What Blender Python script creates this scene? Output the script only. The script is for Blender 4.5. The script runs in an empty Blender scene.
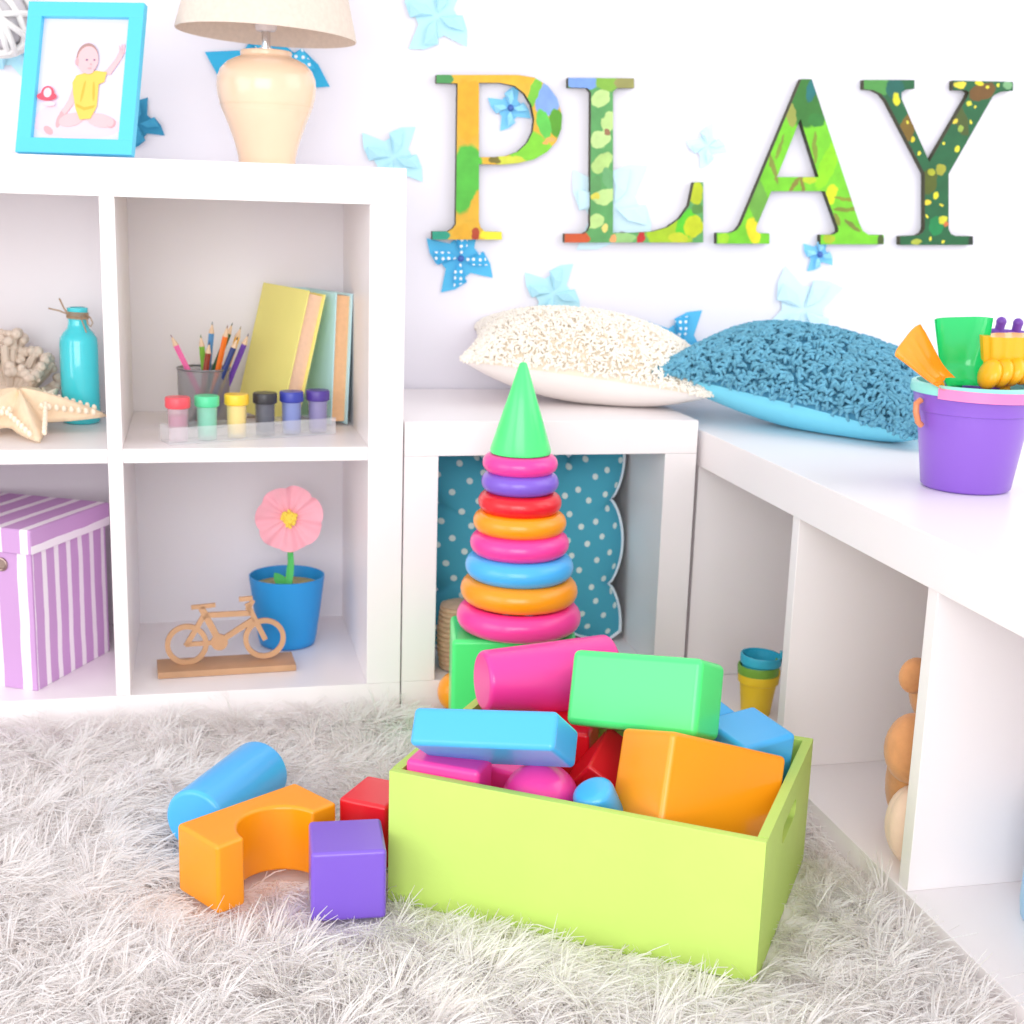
import bpy, bmesh, math, random
import numpy as np
from mathutils import Vector, Matrix, Euler
from mathutils.geometry import tessellate_polygon
random.seed(7)
PI = math.pi
SC = bpy.context.scene
COL = SC.collection
LETTERS = {
 'P': {'o': [0.0977, 0.9451], 'pts': [[-0.0, -0.0], [0.1332, 0.0067], [0.1601, 0.004], [0.1836, -0.0076], [0.2001, -0.0265], [0.2096, -0.0537], [0.2089, -0.0745], [0.2017, -0.0943], [0.1864, -0.1117], [0.1646, -0.1246], [0.1376, -0.1317], [0.1082, -0.1351], [0.0725, -0.1354], [0.0748, -0.2264], [0.0775, -0.2362], [0.0846, -0.2426], [0.1138, -0.2428], [0.1142, -0.2551], [-0.0021, -0.258], [-0.0024, -0.2449], [0.0239, -0.2442], [0.0316, -0.2393], [0.0363, -0.2321], [0.0344, -0.0113], [0.0002, -0.0125]], 'hole': [[0.0693, -0.0087], [0.1045, -0.007], [0.1279, -0.0103], [0.1448, -0.0213], [0.1572, -0.039], [0.1628, -0.0603], [0.1611, -0.0811], [0.1523, -0.0991], [0.137, -0.1136], [0.1176, -0.1208], [0.0956, -0.1235], [0.0722, -0.1244]], 'bl': [[0.0525, -0.0493, 0.0236, 0.0519, 0, (238, 172, 36)], [0.1043, -0.0015, 0.0661, 0.0076, 0, (232, 180, 48)], [0.0502, -0.1594, 0.0286, 0.0549, 0.15, (84, 186, 62)], [0.0672, -0.2148, 0.0106, 0.0385, 0.2, (226, 176, 50)], [0.0473, -0.2459, 0.0144, 0.0144, 0, (226, 170, 40)], [0.0113, -0.2506, 0.0173, 0.0096, 0, (38, 160, 132)], [0.0991, -0.2494, 0.0223, 0.0087, 0, (246, 226, 52)], [0.069, -0.2487, 0.0068, 0.0125, 0.3, (178, 66, 36)], [0.0124, -0.0052, 0.015, 0.0112, 0, (74, 150, 84)], [0.1566, -0.1091, 0.0528, 0.0288, 0.5, (126, 206, 52)], [0.1227, -0.128, 0.0288, 0.0077, 0, (206, 212, 66)], [0.0982, -0.128, 0.0096, 0.0057, 0, (120, 110, 40)], [0.1881, -0.0248, 0.022, 0.0334, 0.5, (128, 164, 226)], [0.1605, -0.0215, 0.0076, 0.0286, 0.35, (120, 196, 60)], [0.2006, -0.0656, 0.0115, 0.024, -0.2, (88, 158, 40)], [0.1799, -0.0688, 0.0115, 0.024, -0.35, (98, 200, 80)], [0.1888, -0.0939, 0.0125, 0.0038, -0.3, (240, 170, 90)]], 'base': (224, 176, 52)}, 
 'L': {'o': [0.3153, 0.9515], 'pts': [[-0.0, -0.0], [0.1123, 0.0047], [0.1131, -0.0106], [0.0834, -0.012], [0.0772, -0.0188], [0.0883, -0.2457], [0.1218, -0.2448], [0.1581, -0.2419], [0.1849, -0.2339], [0.206, -0.2187], [0.221, -0.1969], [0.2275, -0.158], [0.2438, -0.1574], [0.2503, -0.2577], [0.0046, -0.2637], [0.0041, -0.2493], [0.0371, -0.2484], [0.0445, -0.2434], [0.0477, -0.2347], [0.0396, -0.0206], [0.0334, -0.0144], [0.0006, -0.0151]], 'hole': None, 'bl': [[0.0561, -0.0295, 0.0173, 0.012, -0.5, (190, 222, 142)], [0.0719, -0.0659, 0.0116, 0.0165, 0.3, (184, 216, 136)], [0.0581, -0.0945, 0.0175, 0.0136, -0.4, (192, 222, 146)], [0.0639, -0.1318, 0.0214, 0.0127, -0.8, (180, 214, 128)], [0.0544, -0.1676, 0.0098, 0.0146, 0.2, (90, 150, 88)], [0.0763, -0.1574, 0.0098, 0.0195, -0.4, (106, 168, 110)], [0.0716, -0.1871, 0.0206, 0.0127, -0.3, (188, 220, 140)], [0.0571, -0.2272, 0.0157, 0.0118, -0.4, (186, 218, 136)], [0.0553, -0.1876, 0.0068, 0.0059, 0, (214, 206, 80)], [0.074, -0.2388, 0.0059, 0.0069, 0, (232, 214, 120)], [0.0706, -0.0823, 0.0048, 0.0058, 0, (150, 110, 80)], [0.023, -0.0057, 0.0259, 0.0134, 0, (120, 158, 224)], [0.069, -0.0053, 0.0221, 0.0125, 0, (132, 182, 66)], [0.0976, -0.0039, 0.0174, 0.0125, 0, (150, 148, 86)], [0.0247, -0.2565, 0.0245, 0.0118, 0, (202, 86, 42)], [0.1068, -0.2544, 0.0218, 0.0089, 0, (150, 196, 120)], [0.0888, -0.2558, 0.0069, 0.0069, 0, (230, 160, 100)], [0.1378, -0.2517, 0.0069, 0.0129, 0.3, (192, 42, 42)], [0.1896, -0.2431, 0.0424, 0.0349, 0, (166, 200, 30)], [0.2178, -0.2301, 0.017, 0.0279, 0.3, (88, 200, 36)], [0.2329, -0.1762, 0.0119, 0.0199, 0, (184, 198, 30)], [0.2372, -0.2027, 0.011, 0.009, 0, (86, 140, 60)], [0.2311, -0.2307, 0.017, 0.018, 0, (196, 208, 22)], [0.2059, -0.251, 0.018, 0.009, 0, (196, 206, 40)]], 'base': (92, 160, 92)}, 
 'A': {'o': [0.7247, 0.9698], 'pts': [[0.0, 0.0], [0.0185, 0.0009], [0.1288, -0.2351], [0.1374, -0.249], [0.149, -0.2553], [0.1782, -0.2545], [0.1798, -0.271], [0.0588, -0.2739], [0.0574, -0.2576], [0.0825, -0.2564], [0.0904, -0.2513], [0.09, -0.2459], [0.0592, -0.1833], [-0.0407, -0.1866], [-0.0631, -0.2457], [-0.0636, -0.2543], [-0.0575, -0.2579], [-0.0388, -0.2574], [-0.0374, -0.2751], [-0.1341, -0.2774], [-0.1353, -0.2593], [-0.111, -0.2587], [-0.0998, -0.2542], [-0.0923, -0.2444]], 'hole': [[0.0031, -0.0643], [-0.0321, -0.1625], [0.0453, -0.1598]], 'bl': [[0.0126, -0.0328, 0.0404, 0.0458, 0, (52, 118, 44)], [0.021, -0.0144, 0.0097, 0.0215, 0.3, (28, 112, 112)], [-0.015, -0.0574, 0.0097, 0.0215, -0.3, (150, 158, 72)], [0.033, -0.0656, 0.0162, 0.0108, 0, (50, 126, 50)], [-0.064, -0.2032, 0.0185, 0.0598, -0.42, (108, 170, 62)], [-0.0425, -0.1419, 0.0038, 0.0325, -0.4, (130, 142, 54)], [-0.0303, -0.1126, 0.0032, 0.0216, 0.3, (126, 150, 50)], [0.0016, -0.1735, 0.0038, 0.0164, 0.6, (136, 128, 50)], [0.0155, -0.1715, 0.0033, 0.0142, -0.2, (136, 128, 50)], [0.0341, -0.1127, 0.0044, 0.0272, -0.1, (128, 150, 46)], [0.0298, -0.1657, 0.0131, 0.0066, 0, (186, 206, 40)], [-0.0689, -0.2539, 0.012, 0.024, -0.3, (226, 216, 26)], [-0.1231, -0.2686, 0.0109, 0.0087, 0, (160, 214, 40)], [0.0704, -0.1883, 0.011, 0.0187, 0.2, (206, 222, 24)], [0.0602, -0.1407, 0.0142, 0.0437, 0.35, (140, 216, 20)], [0.098, -0.1955, 0.0221, 0.0033, 0.1, (138, 150, 40)], [0.1026, -0.2131, 0.0243, 0.0039, 0.0, (126, 142, 44)], [0.116, -0.2409, 0.0189, 0.0044, 0.6, (120, 132, 50)], [0.0862, -0.2309, 0.0039, 0.0122, -0.4, (130, 140, 50)], [0.0742, -0.2648, 0.0122, 0.0078, 0, (170, 190, 40)], [0.173, -0.264, 0.0056, 0.0112, 0, (70, 90, 40)]], 'base': (118, 204, 38)}, 
 'Y': {'o': [0.8397, 0.974], 'pts': [[-0.0, -0.0], [0.0951, 0.0047], [0.0966, -0.0099], [0.0806, -0.0117], [0.0727, -0.0173], [0.0738, -0.0278], [0.1383, -0.1315], [0.1995, -0.0187], [0.2023, -0.0112], [0.1957, -0.0072], [0.1713, -0.0084], [0.1695, 0.0073], [0.2859, 0.011], [0.2877, -0.0039], [0.2637, -0.0066], [0.2497, -0.0142], [0.178, -0.15], [0.1888, -0.2456], [0.1941, -0.2537], [0.2046, -0.2574], [0.2385, -0.2565], [0.2404, -0.2721], [0.0969, -0.2755], [0.0953, -0.2601], [0.1297, -0.2581], [0.1379, -0.2535], [0.142, -0.2457], [0.1319, -0.1517], [0.0467, -0.0327], [0.0348, -0.0212], [0.0193, -0.0157], [0.0014, -0.015]], 'hole': None, 'bl': [[0.0287, -0.008, 0.0326, 0.0152, 0, (76, 146, 68)], [0.0607, -0.0111, 0.0186, 0.0164, 0.3, (20, 96, 84)], [0.0887, -0.0783, 0.0154, 0.0496, 0.5, (118, 92, 22)], [0.2279, -0.0083, 0.0255, 0.0144, -0.3, (108, 74, 26)], [0.1902, -0.0553, 0.0111, 0.0333, -0.5, (70, 86, 34)], [0.1407, -0.1649, 0.0167, 0.0223, 0, (80, 92, 20)], [0.1645, -0.2407, 0.0158, 0.0169, 0, (16, 130, 70)], [0.1619, -0.1441, 0.01, 0.01, 0, (160, 160, 50)], [0.1439, -0.1485, 0.0061, 0.0067, 0, (170, 176, 40)], [0.2043, -0.0281, 0.0055, 0.0055, 0, (206, 206, 60)], [0.1933, -0.0723, 0.0056, 0.0056, 0, (150, 176, 70)], [0.1899, -0.1069, 0.005, 0.0061, 0, (214, 214, 50)], [0.1569, -0.1883, 0.0062, 0.0062, 0, (222, 214, 40)], [0.1421, -0.2008, 0.0062, 0.0045, 0, (226, 206, 50)], [0.1757, -0.2294, 0.0084, 0.0073, 0, (206, 206, 50)], [0.1833, -0.2358, 0.0045, 0.0045, 0, (200, 110, 60)], [0.1272, -0.2692, 0.0113, 0.0056, 0, (170, 180, 60)], [0.0637, -0.0293, 0.0066, 0.0109, 0, (216, 212, 40)], [0.2201, 0.0056, 0.0077, 0.0044, 0, (232, 214, 40)], [0.1825, 0.0006, 0.0121, 0.0066, 0, (226, 206, 60)], [0.1013, -0.0943, 0.0044, 0.0039, 0, (222, 206, 40)], [0.1809, -0.0611, 0.0044, 0.0044, 0, (222, 200, 60)], [0.2362, 0.0, 0.0033, 0.0033, 0, (230, 220, 60)], [0.2105, -0.0598, 0.0028, 0.0028, 0, (230, 220, 60)], [0.163, -0.0982, 0.0028, 0.0028, 0, (230, 220, 60)], [0.1172, -0.1172, 0.0028, 0.0028, 0, (230, 220, 60)], [0.1447, -0.2248, 0.0028, 0.0028, 0, (230, 220, 60)], [0.1699, -0.2048, 0.0028, 0.0028, 0, (230, 220, 60)], [0.1545, -0.263, 0.0034, 0.0034, 0, (230, 220, 60)], [0.18, -0.268, 0.0034, 0.0034, 0, (230, 220, 60)], [0.2362, -0.2638, 0.0068, 0.0091, 0, (36, 50, 40)], [0.2575, 0.0032, 0.0033, 0.0033, 0, (220, 220, 60)], [0.2163, -0.0355, 0.0028, 0.0028, 0, (220, 210, 60)], [0.0903, -0.065, 0.0028, 0.0028, 0, (220, 210, 60)], [0.2761, 0.0041, 0.0078, 0.0067, 0, (120, 170, 120)]], 'base': (26, 94, 54)}}

PINWHEELS = [('pale', 0.0974, 1.0349, 0.067, -0.702), ('pale', 0.0305, 0.815, 0.0617, 2.503), ('mid', 0.2215, 0.9003, 0.0394, 2.759), ('dot', 0.1445, 0.6574, 0.0646, 2.64), ('pale', 0.3058, 0.6026, 0.0604, 2.542), ('pale2', 0.4039, 0.7475, 0.093, 2.447), ('pale2', 0.5659, 0.8542, 0.0392, 2.912), ('mid', 0.7862, 0.6782, 0.0347, 2.586), ('pale2', 0.7644, 0.5819, 0.0852, 2.041), ('dot', 0.534, 0.516, 0.075, 0.97), ('strong', -0.1668, 0.9408, 0.0985, 2.926), ('strong2', -0.3657, 0.8508, 0.043, -0.386), ('pale', -0.5471, 0.9508, 0.0505, -1.153)]
# footprints of what stands on the rug: centre x, y, turn, half length, half width
FOOT = [(.1554, -.5448, -.5928, .2015, .1492), (-.1395, -.5661, -.052, .0385, .0385), (-.2284 + .055 * .832, -.4979 + .055 * .555, .588, .024, .037), (-.2284 - .055 * .832, -.4979 - .055 * .555, .588, .024, .037),
        (-.2284 - .018 * .555, -.4979 + .018 * .832, .588, .078, .018), (-.257, -.360, 1.031, .08, .03), (-.0945, -.4596, -.60, .03, .035), (.137, -.130, -.06, .086, .059)]
WORLD = 0.97
LIGHTS = [('softbox', (-.8, -3.2, 1.15), (.05, -.2, .4), 2.2, 1.6, 50.0), ('window_light', (1.9, -.9, 1.5), (.2, .1, .5), 1.6, 1.6, 14.0), ('left_fill', (-2.6, -1.5, 1.0), (.3, -.3, .3), 1.8, 1.6, 20.0)]  # the left area light is added fill to brighten the right bench

# ------------------------------------------------------------------ helpers
def lin(c):
    r = []
    for x in c[:3]:
        x = x / 255.0
        r.append(x / 12.92 if x <= 0.04045 else ((x + 0.055) / 1.055) ** 2.4)
    return (r[0], r[1], r[2], 1.0)

MATS = {}
def mat(name, rgb, rough=0.5, spec=0.5, metal=0.0, trans=0.0, coat=0.0, noise=0.0, nscale=40.0, bump=0.0, bscale=60.0, sss=0.0, emit=0.0, sheen=0.0):
    if name in MATS:
        return MATS[name]
    m = bpy.data.materials.new(name); m.use_nodes = True
    nt = m.node_tree; b = nt.nodes['Principled BSDF']
    col = lin(rgb)
    b.inputs['Base Color'].default_value = col
    b.inputs['Roughness'].default_value = rough
    b.inputs['Specular IOR Level'].default_value = spec
    b.inputs['Metallic'].default_value = metal
    b.inputs['Transmission Weight'].default_value = trans
    b.inputs['Coat Weight'].default_value = coat
    b.inputs['Coat Roughness'].default_value = 0.12
    b.inputs['Sheen Weight'].default_value = sheen
    if sss:
        b.inputs['Subsurface Weight'].default_value = sss
        b.inputs['Subsurface Radius'].default_value = (0.02, 0.02, 0.02)
    tc = nt.nodes.new('ShaderNodeTexCoord')
    if noise:
        n = nt.nodes.new('ShaderNodeTexNoise'); n.inputs['Scale'].default_value = nscale; n.inputs['Detail'].default_value = 4
        nt.links.new(tc.outputs['Object'], n.inputs['Vector'])
        r = nt.nodes.new('ShaderNodeValToRGB')
        r.color_ramp.elements[0].position = 0.3; r.color_ramp.elements[1].position = 0.7
        r.color_ramp.elements[0].color = tuple(c * (1 - noise) for c in col[:3]) + (1,)
        r.color_ramp.elements[1].color = tuple(min(1, c * (1 + noise * .5)) for c in col[:3]) + (1,)
        nt.links.new(n.outputs['Fac'], r.inputs['Fac']); nt.links.new(r.outputs['Color'], b.inputs['Base Color'])
    if bump:
        n = nt.nodes.new('ShaderNodeTexNoise'); n.inputs['Scale'].default_value = bscale; n.inputs['Detail'].default_value = 3
        nt.links.new(tc.outputs['Object'], n.inputs['Vector'])
        bp = nt.nodes.new('ShaderNodeBump'); bp.inputs['Strength'].default_value = bump; bp.inputs['Distance'].default_value = 0.002
        nt.links.new(n.outputs['Fac'], bp.inputs['Height']); nt.links.new(bp.outputs['Normal'], b.inputs['Normal'])
    MATS[name] = m
    return m

def clear_mix(name, rgb, alpha, rough=0.2):
    """surface you can partly see through: plain mix of a transparent and a principled shader"""
    if name in MATS: return MATS[name]
    m = mat(name, rgb, rough=rough)
    nt = m.node_tree; b = nt.nodes['Principled BSDF']; o = nt.nodes['Material Output']
    t = nt.nodes.new('ShaderNodeBsdfTransparent'); mx = nt.nodes.new('ShaderNodeMixShader')
    mx.inputs['Fac'].default_value = alpha
    nt.links.new(t.outputs[0], mx.inputs[1]); nt.links.new(b.outputs[0], mx.inputs[2]); nt.links.new(mx.outputs[0], o.inputs['Surface'])
    return m

def tag(o, label=None, cat=None, group=None, kind=None):
    if label: o['label'] = label
    if cat: o['category'] = cat
    if group: o['group'] = group
    if kind: o['kind'] = kind
    return o

def empty(name, loc=(0, 0, 0), rot=(0, 0, 0)):
    o = bpy.data.objects.new(name, None); COL.objects.link(o)
    o.location = loc; o.rotation_euler = rot; o.empty_display_size = .02
    return o

class MB:
    """collects shapes, then links them as ONE mesh object"""
    def __init__(s): s.v = []; s.f = []; s.m = []
    def add(s, vs, fs, mi=0, M=None):
        b = len(s.v)
        s.v += [tuple(M @ Vector(p)) if M is not None else tuple(p) for p in vs]
        s.f += [tuple(b + i for i in f) for f in fs]
        s.m += [mi] * len(fs)
        return s
    def bm(s, bm, mi=0, M=None):
        bm.verts.index_update()
        s.add([v.co for v in bm.verts], [[v.index for v in f.verts] for f in bm.faces], mi, M); bm.free(); return s
    def box(s, c, d, r=0.0, seg=2, mi=0, rot=None, taper=None):
        bm = bmesh.new(); bmesh.ops.create_cube(bm, size=1.0)
        for v in bm.verts:
            k = 1.0
            if taper and v.co.z > 0: k = taper
            v.co = Vector((v.co.x * d[0] * k, v.co.y * d[1] * k, v.co.z * d[2]))
        if r: bmesh.ops.bevel(bm, geom=list(bm.edges), offset=r, segments=seg, profile=0.5, affect='EDGES', clamp_overlap=True)
        M = Matrix.Translation(c)
        if rot is not None: M = M @ Euler(rot).to_matrix().to_4x4()
        return s.bm(bm, mi, M)
    def prism(s, pts, z0, z1, r=0.0, seg=3, mi=0, M=None):
        bm = bmesh.new()
        lo = [bm.verts.new((x, y, z0)) for x, y in pts]; hi = [bm.verts.new((x, y, z1)) for x, y in pts]
        n = len(pts)
        bm.faces.new(list(reversed(lo))); bm.faces.new(hi)
        for i in range(n): bm.faces.new((lo[i], lo[(i + 1) % n], hi[(i + 1) % n], hi[i]))
        bmesh.ops.recalc_face_normals(bm, faces=list(bm.faces))
        if r:
            es = [e for e in bm.edges if e.calc_face_angle(0) > 0.5]
            bmesh.ops.bevel(bm, geom=es, offset=r, segments=seg, profile=0.5, affect='EDGES', clamp_overlap=True)
        return s.bm(bm, mi, M)
    def lathe(s, prof, n=48, mi=0, M=None, closed=False):
        vs = []; fs = []; k = len(prof)
        for r, z in prof:
            for i in range(n):
                a = 2 * PI * i / n; vs.append((r * math.cos(a), r * math.sin(a), z))
        for j in range(k - 1 + (1 if closed else 0)):
            for i in range(n):
                a, b = j * n, ((j + 1) % k) * n
                fs.append((a + i, a + (i + 1) % n, b + (i + 1) % n, b + i))
        if not closed:
            if prof[0][0] > 1e-5: fs.append(tuple(reversed(range(n))))
            if prof[-1][0] > 1e-5: fs.append(tuple((k - 1) * n + i for i in range(n)))
        return s.add(vs, fs, mi, M)
    def torus(s, R, r, n=56, k=16, mi=0, M=None, flat=1.0):
        return s.lathe([(R + r * math.cos(2 * PI * j / k), r * flat * math.sin(2 * PI * j / k)) for j in range(k)], n, mi, M, True)
    def ball(s, c, r, mi=0, rot=None, n=24, k=14):
        if not hasattr(r, '__len__'): r = (r, r, r)
        M = Matrix.Translation(c)
        if rot is not None: M = M @ Euler(rot).to_matrix().to_4x4()
        M = M @ Matrix.Diagonal((r[0], r[1], r[2], 1))
        return s.lathe([(max(math.sin(PI * j / k), 1e-6), -math.cos(PI * j / k)) for j in range(k + 1)], n, mi, M)
    def tube(s, pts, rad, n=8, mi=0, cap=True):
        pts = [Vector(p) for p in pts]
        if not hasattr(rad, '__len__'): rad = [rad] * len(pts)
        vs = []; fs = []; up = None
        for i, p in enumerate(pts):
            t = (pts[min(i + 1, len(pts) - 1)] - pts[max(i - 1, 0)]).normalized()
            if up is None: up = t.orthogonal().normalized()
            else:
                up = (up - t * up.dot(t)); up = up.normalized() if up.length > 1e-6 else t.orthogonal().normalized()
            w = t.cross(up)
            for j in range(n):
                a = 2 * PI * j / n; vs.append(p + (up * math.cos(a) + w * math.sin(a)) * rad[i])
        for i in range(len(pts) - 1):
            for j in range(n):
                fs.append((i * n + j, i * n + (j + 1) % n, (i + 1) * n + (j + 1) % n, (i + 1) * n + j))
        if cap:
            fs.append(tuple(reversed(range(n)))); fs.append(tuple((len(pts) - 1) * n + j for j in range(n)))
        return s.add(vs, fs, mi)
    def build(s, name, mats, parent=None, smooth=True, wn=False, loc=None, rot=None, sharp=40, off=None):
        me = bpy.data.meshes.new(name)
        v = s.v if off is None else [(a - off[0], b - off[1], c - off[2]) for a, b, c in s.v]
        me.from_pydata(v, [], s.f)
        if not isinstance(mats, (list, tuple)): mats = [mats]
        for m in mats: me.materials.append(m)
        if len(mats) > 1: me.polygons.foreach_set('material_index', s.m)
        if smooth:
            me.polygons.foreach_set('use_smooth', [True] * len(me.polygons))
            if sharp: me.set_sharp_from_angle(angle=math.radians(sharp))
        me.update()
        o = bpy.data.objects.new(name, me); COL.objects.link(o)
        if parent is not None: o.parent = parent
        if loc is not None: o.location = loc
        if rot is not None: o.rotation_euler = rot
        if wn:
            w = o.modifiers.new('normals', 'WEIGHTED_NORMAL'); w.keep_sharp = True; w.weight = 100
        return o

def copy_tree(o, parent=None):
    c = o.copy(); COL.objects.link(c)
    if parent is not None: c.parent = parent
    for ch in list(o.children): copy_tree(ch, c)
    return c

# ------------------------------------------------------------------ materials
WHITE = mat('white_lacquer', (246, 240, 241), rough=.32, bump=.02, bscale=25)
WHITE2 = mat('white_board', (240, 236, 240), rough=.5, bump=.03, bscale=90)
WALL = mat('wall_paint', (238, 236, 245), rough=.85, spec=.2, noise=.015, nscale=3, bump=.04, bscale=180)
def plastic(name, rgb, rough=.3): return mat(name, rgb, rough=rough, spec=.5, coat=.25, noise=.03, nscale=4)
GREEN = plastic('green_plastic', (82, 246, 132)); PINK = plastic('pink_plastic', (252, 64, 162)); RED = plastic('red_plastic', (232, 26, 42))
BLUE = plastic('blue_plastic', (76, 184, 250)); ORANGE = plastic('orange_plastic', (255, 158, 18)); PURPLE = plastic('purple_plastic', (130, 94, 212))
LIME = mat('lime_paint', (196, 226, 112), rough=.55, noise=.04, nscale=9, bump=.12, bscale=110)

# ------------------------------------------------------------------ the setting
YW = .36
o = MB().box((.25, YW + .05, 1.2), (3.6, .1, 2.5)).build('wall_back', WALL, smooth=False); tag(o, kind='structure')
o = MB().box((.25, -.9, -.05), (3.6, 2.6, .1)).build('floor', mat('floor_boards', (226, 219, 214), rough=.5, noise=.06, nscale=6), smooth=False); tag(o, kind='structure')

# ------------------------------------------------------------------ cube shelf (two by two)
H, T, CELL, DV = .79, .05, .335, .02
SX0, SX1, SD = -.79, 0.0, .355
t = tag(empty('cube_shelf', ((SX0 + SX1) / 2, SD / 2, 0)), 'tall white four-cube shelf unit standing against the wall', 'shelf')
def P(name, x0, x1, y0, y1, z0, z1, par, m=WHITE, r=.0012):
    off = par.location
    mb = MB().box((((x0 + x1) / 2), ((y0 + y1) / 2), ((z0 + z1) / 2)), (x1 - x0, y1 - y0, z1 - z0), r, 2)
    return mb.build(name, m, par, off=off, wn=True)
P('top_panel', SX0, SX1, 0, SD, H - T, H, t)
P('bottom_panel', SX0, SX1, 0, SD, 0, T, t)
P('side_panel', SX1 - T, SX1, 0, SD, T, H - T, t); P('side_panel', SX0, SX0 + T, 0, SD, T, H - T, t)
P('divider', -.405, -.385, 0, SD - .012, T, H - T, t)
P('shelf', -.385, -.05, 0.0005, SD - .012, .385, .405, t); P('shelf', -.74, -.405, 0.0005, SD - .012, .385, .405, t)
P('back_panel', -.74, -.05, SD - .012, SD - .002, T, H - T, t, WHITE2, 0)

# ------------------------------------------------------------------ one-cube bench by the shelf
B0, B1, BH = .002, .4455, .44
t = tag(empty('cube_bench', (.22, .18, 0)), 'low white one-cube bench holding the polka-dot pillow', 'bench')
P('top_panel', B0, B1, 0.002, SD, BH - T, BH, t); P('bottom_panel', B0, B1, 0.002, SD, 0, T, t)
P('side_panel', B0, B0 + T, .002, SD, T, BH - T, t); P('side_panel', B1 - T, B1, .002, SD, T, BH - T, t)
P('back_panel', B0 + T, B1 - T, SD - .012, SD - .002, T, BH - T, t, WHITE2, 0)

# ------------------------------------------------------------------ long bench along the right
XF, RH, XR = .4535, .424, 1.3
t = tag(empty('window_bench', (.85, -.4, 0)), 'long white open-fronted bench running along the right side', 'bench')
WR = WHITE
P('top_panel', XF, XR, -1.12, YW - .004, RH - .055, RH, t)
P('bottom_panel', XF, XR, -1.12, YW - .004, 0, .03, t)
P('end_panel', XF + .003, XR, .018, .07, .03, RH - .055, t)
P('divider', XF + .003, XR, -.342, -.322, .03, RH - .055, t); P('divider', XF + .003, XR, -.678, -.658, .03, RH - .055, t)
P('divider', XF + .003, XR, -1.04, -1.02, .03, RH - .055, t)
P('back_panel', .84, .852, -1.02, .018, .03, RH - .055, t, WHITE2, 0)

# ------------------------------------------------------------------ letters on the wall
def paint(name, base, blobs):
    m = bpy.data.materials.new(name); m.use_nodes = True; nt = m.node_tree; N = nt.nodes; L = nt.links
    b = N['Principled BSDF']; b.inputs['Roughness'].default_value = .55
    tc = N.new('ShaderNodeTexCoord')
    nz = N.new('ShaderNodeTexNoise'); nz.inputs['Scale'].default_value = 70; nz.inputs['Detail'].default_value = 3
    L.new(tc.outputs['Object'], nz.inputs['Vector'])
    sub = N.new('ShaderNodeVectorMath'); sub.operation = 'SUBTRACT'; sub.inputs[1].default_value = (.5, .5, .5)
    L.new(nz.outputs['Color'], sub.inputs[0])
    sc = N.new('ShaderNodeVectorMath'); sc.operation = 'SCALE'; sc.inputs['Scale'].default_value = .012
    L.new(sub.outputs[0], sc.inputs[0])
    ad = N.new('ShaderNodeVectorMath'); ad.operation = 'ADD'
    L.new(tc.outputs['Object'], ad.inputs[0]); L.new(sc.outputs[0], ad.inputs[1])
    nz2 = N.new('ShaderNodeTexNoise'); nz2.inputs['Scale'].default_value = 45; nz2.inputs['Detail'].default_value = 5
    L.new(tc.outputs['Object'], nz2.inputs['Vector'])
    cur = None
    def rgb(c):
        r = N.new('ShaderNodeMix'); r.data_type = 'RGBA'
        cl = lin(c)
        r.inputs[6].default_value = tuple(x * .72 for x in cl[:3]) + (1,); r.inputs[7].default_value = tuple(min(1, x * 1.25) for x in cl[:3]) + (1,)
        L.new(nz2.outputs['Fac'], r.inputs[0]); return r.outputs[2]
    cur = rgb(base)
    for (x, z, rx, rz, rot, c) in blobs:
        mp = N.new('ShaderNodeMapping'); mp.vector_type = 'TEXTURE'
        mp.inputs['Location'].default_value = (x, 0, z); mp.inputs['Rotation'].default_value = (0, rot, 0); mp.inputs['Scale'].default_value = (rx, 10, rz)
        L.new(ad.outputs[0], mp.inputs['Vector'])
        ln = N.new('ShaderNodeVectorMath'); ln.operation = 'LENGTH'; L.new(mp.outputs[0], ln.inputs[0])
        mr = N.new('ShaderNodeMapRange'); mr.inputs['From Min'].default_value = 1.06; mr.inputs['From Max'].default_value = .94
        L.new(ln.outputs['Value'], mr.inputs['Value'])
        mx = N.new('ShaderNodeMix'); mx.data_type = 'RGBA'
        L.new(mr.outputs[0], mx.inputs[0]); L.new(cur, mx.inputs[6]); L.new(rgb(c), mx.inputs[7]); cur = mx.outputs[2]
    L.new(cur, b.inputs['Base Color'])
    return m
EDGE = mat('letter_edge', (66, 66, 40), rough=.6, noise=.2, nscale=50)
LL = dict(P='big painted letter P, yellow and green, first on the wall', L='big painted letter L, leafy green, second on the wall',
          A='big painted letter A, bright lime green, third on the wall', Y='big painted letter Y, dark green with yellow spatter, last on the wall')
for k, d in LETTERS.items():
    pts = d['pts']; loops = [pts] + ([d['hole']] if d['hole'] else [])
    flat = [p for l in loops for p in l]
    tris = tessellate_polygon([[Vector((x, z, 0)) for x, z in l] for l in loops])
    th = .014
    mb = MB()
    mb.add([(x, 0, z) for x, z in flat], [tuple(t_) for t_ in tris], 0)
    mb.add([(x, th, z) for x, z in flat], [tuple(t_) for t_ in tris], 1)
    for l in loops:
        n = len(l)
        mb.add([(x, 0, z) for x, z in l] + [(x, th, z) for x, z in l], [(i, (i + 1) % n, n + (i + 1) % n, n + i) for i in range(n)], 1)
    o = mb.build('wall_letter', [paint('painted_letter_' + k.lower(), d['base'], d['bl']), EDGE], smooth=False)
    o.location = (d['o'][0], YW - .016, d['o'][1])
    tag(o, LL[k], 'letter', 'letters spelling PLAY on the wall')

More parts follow.
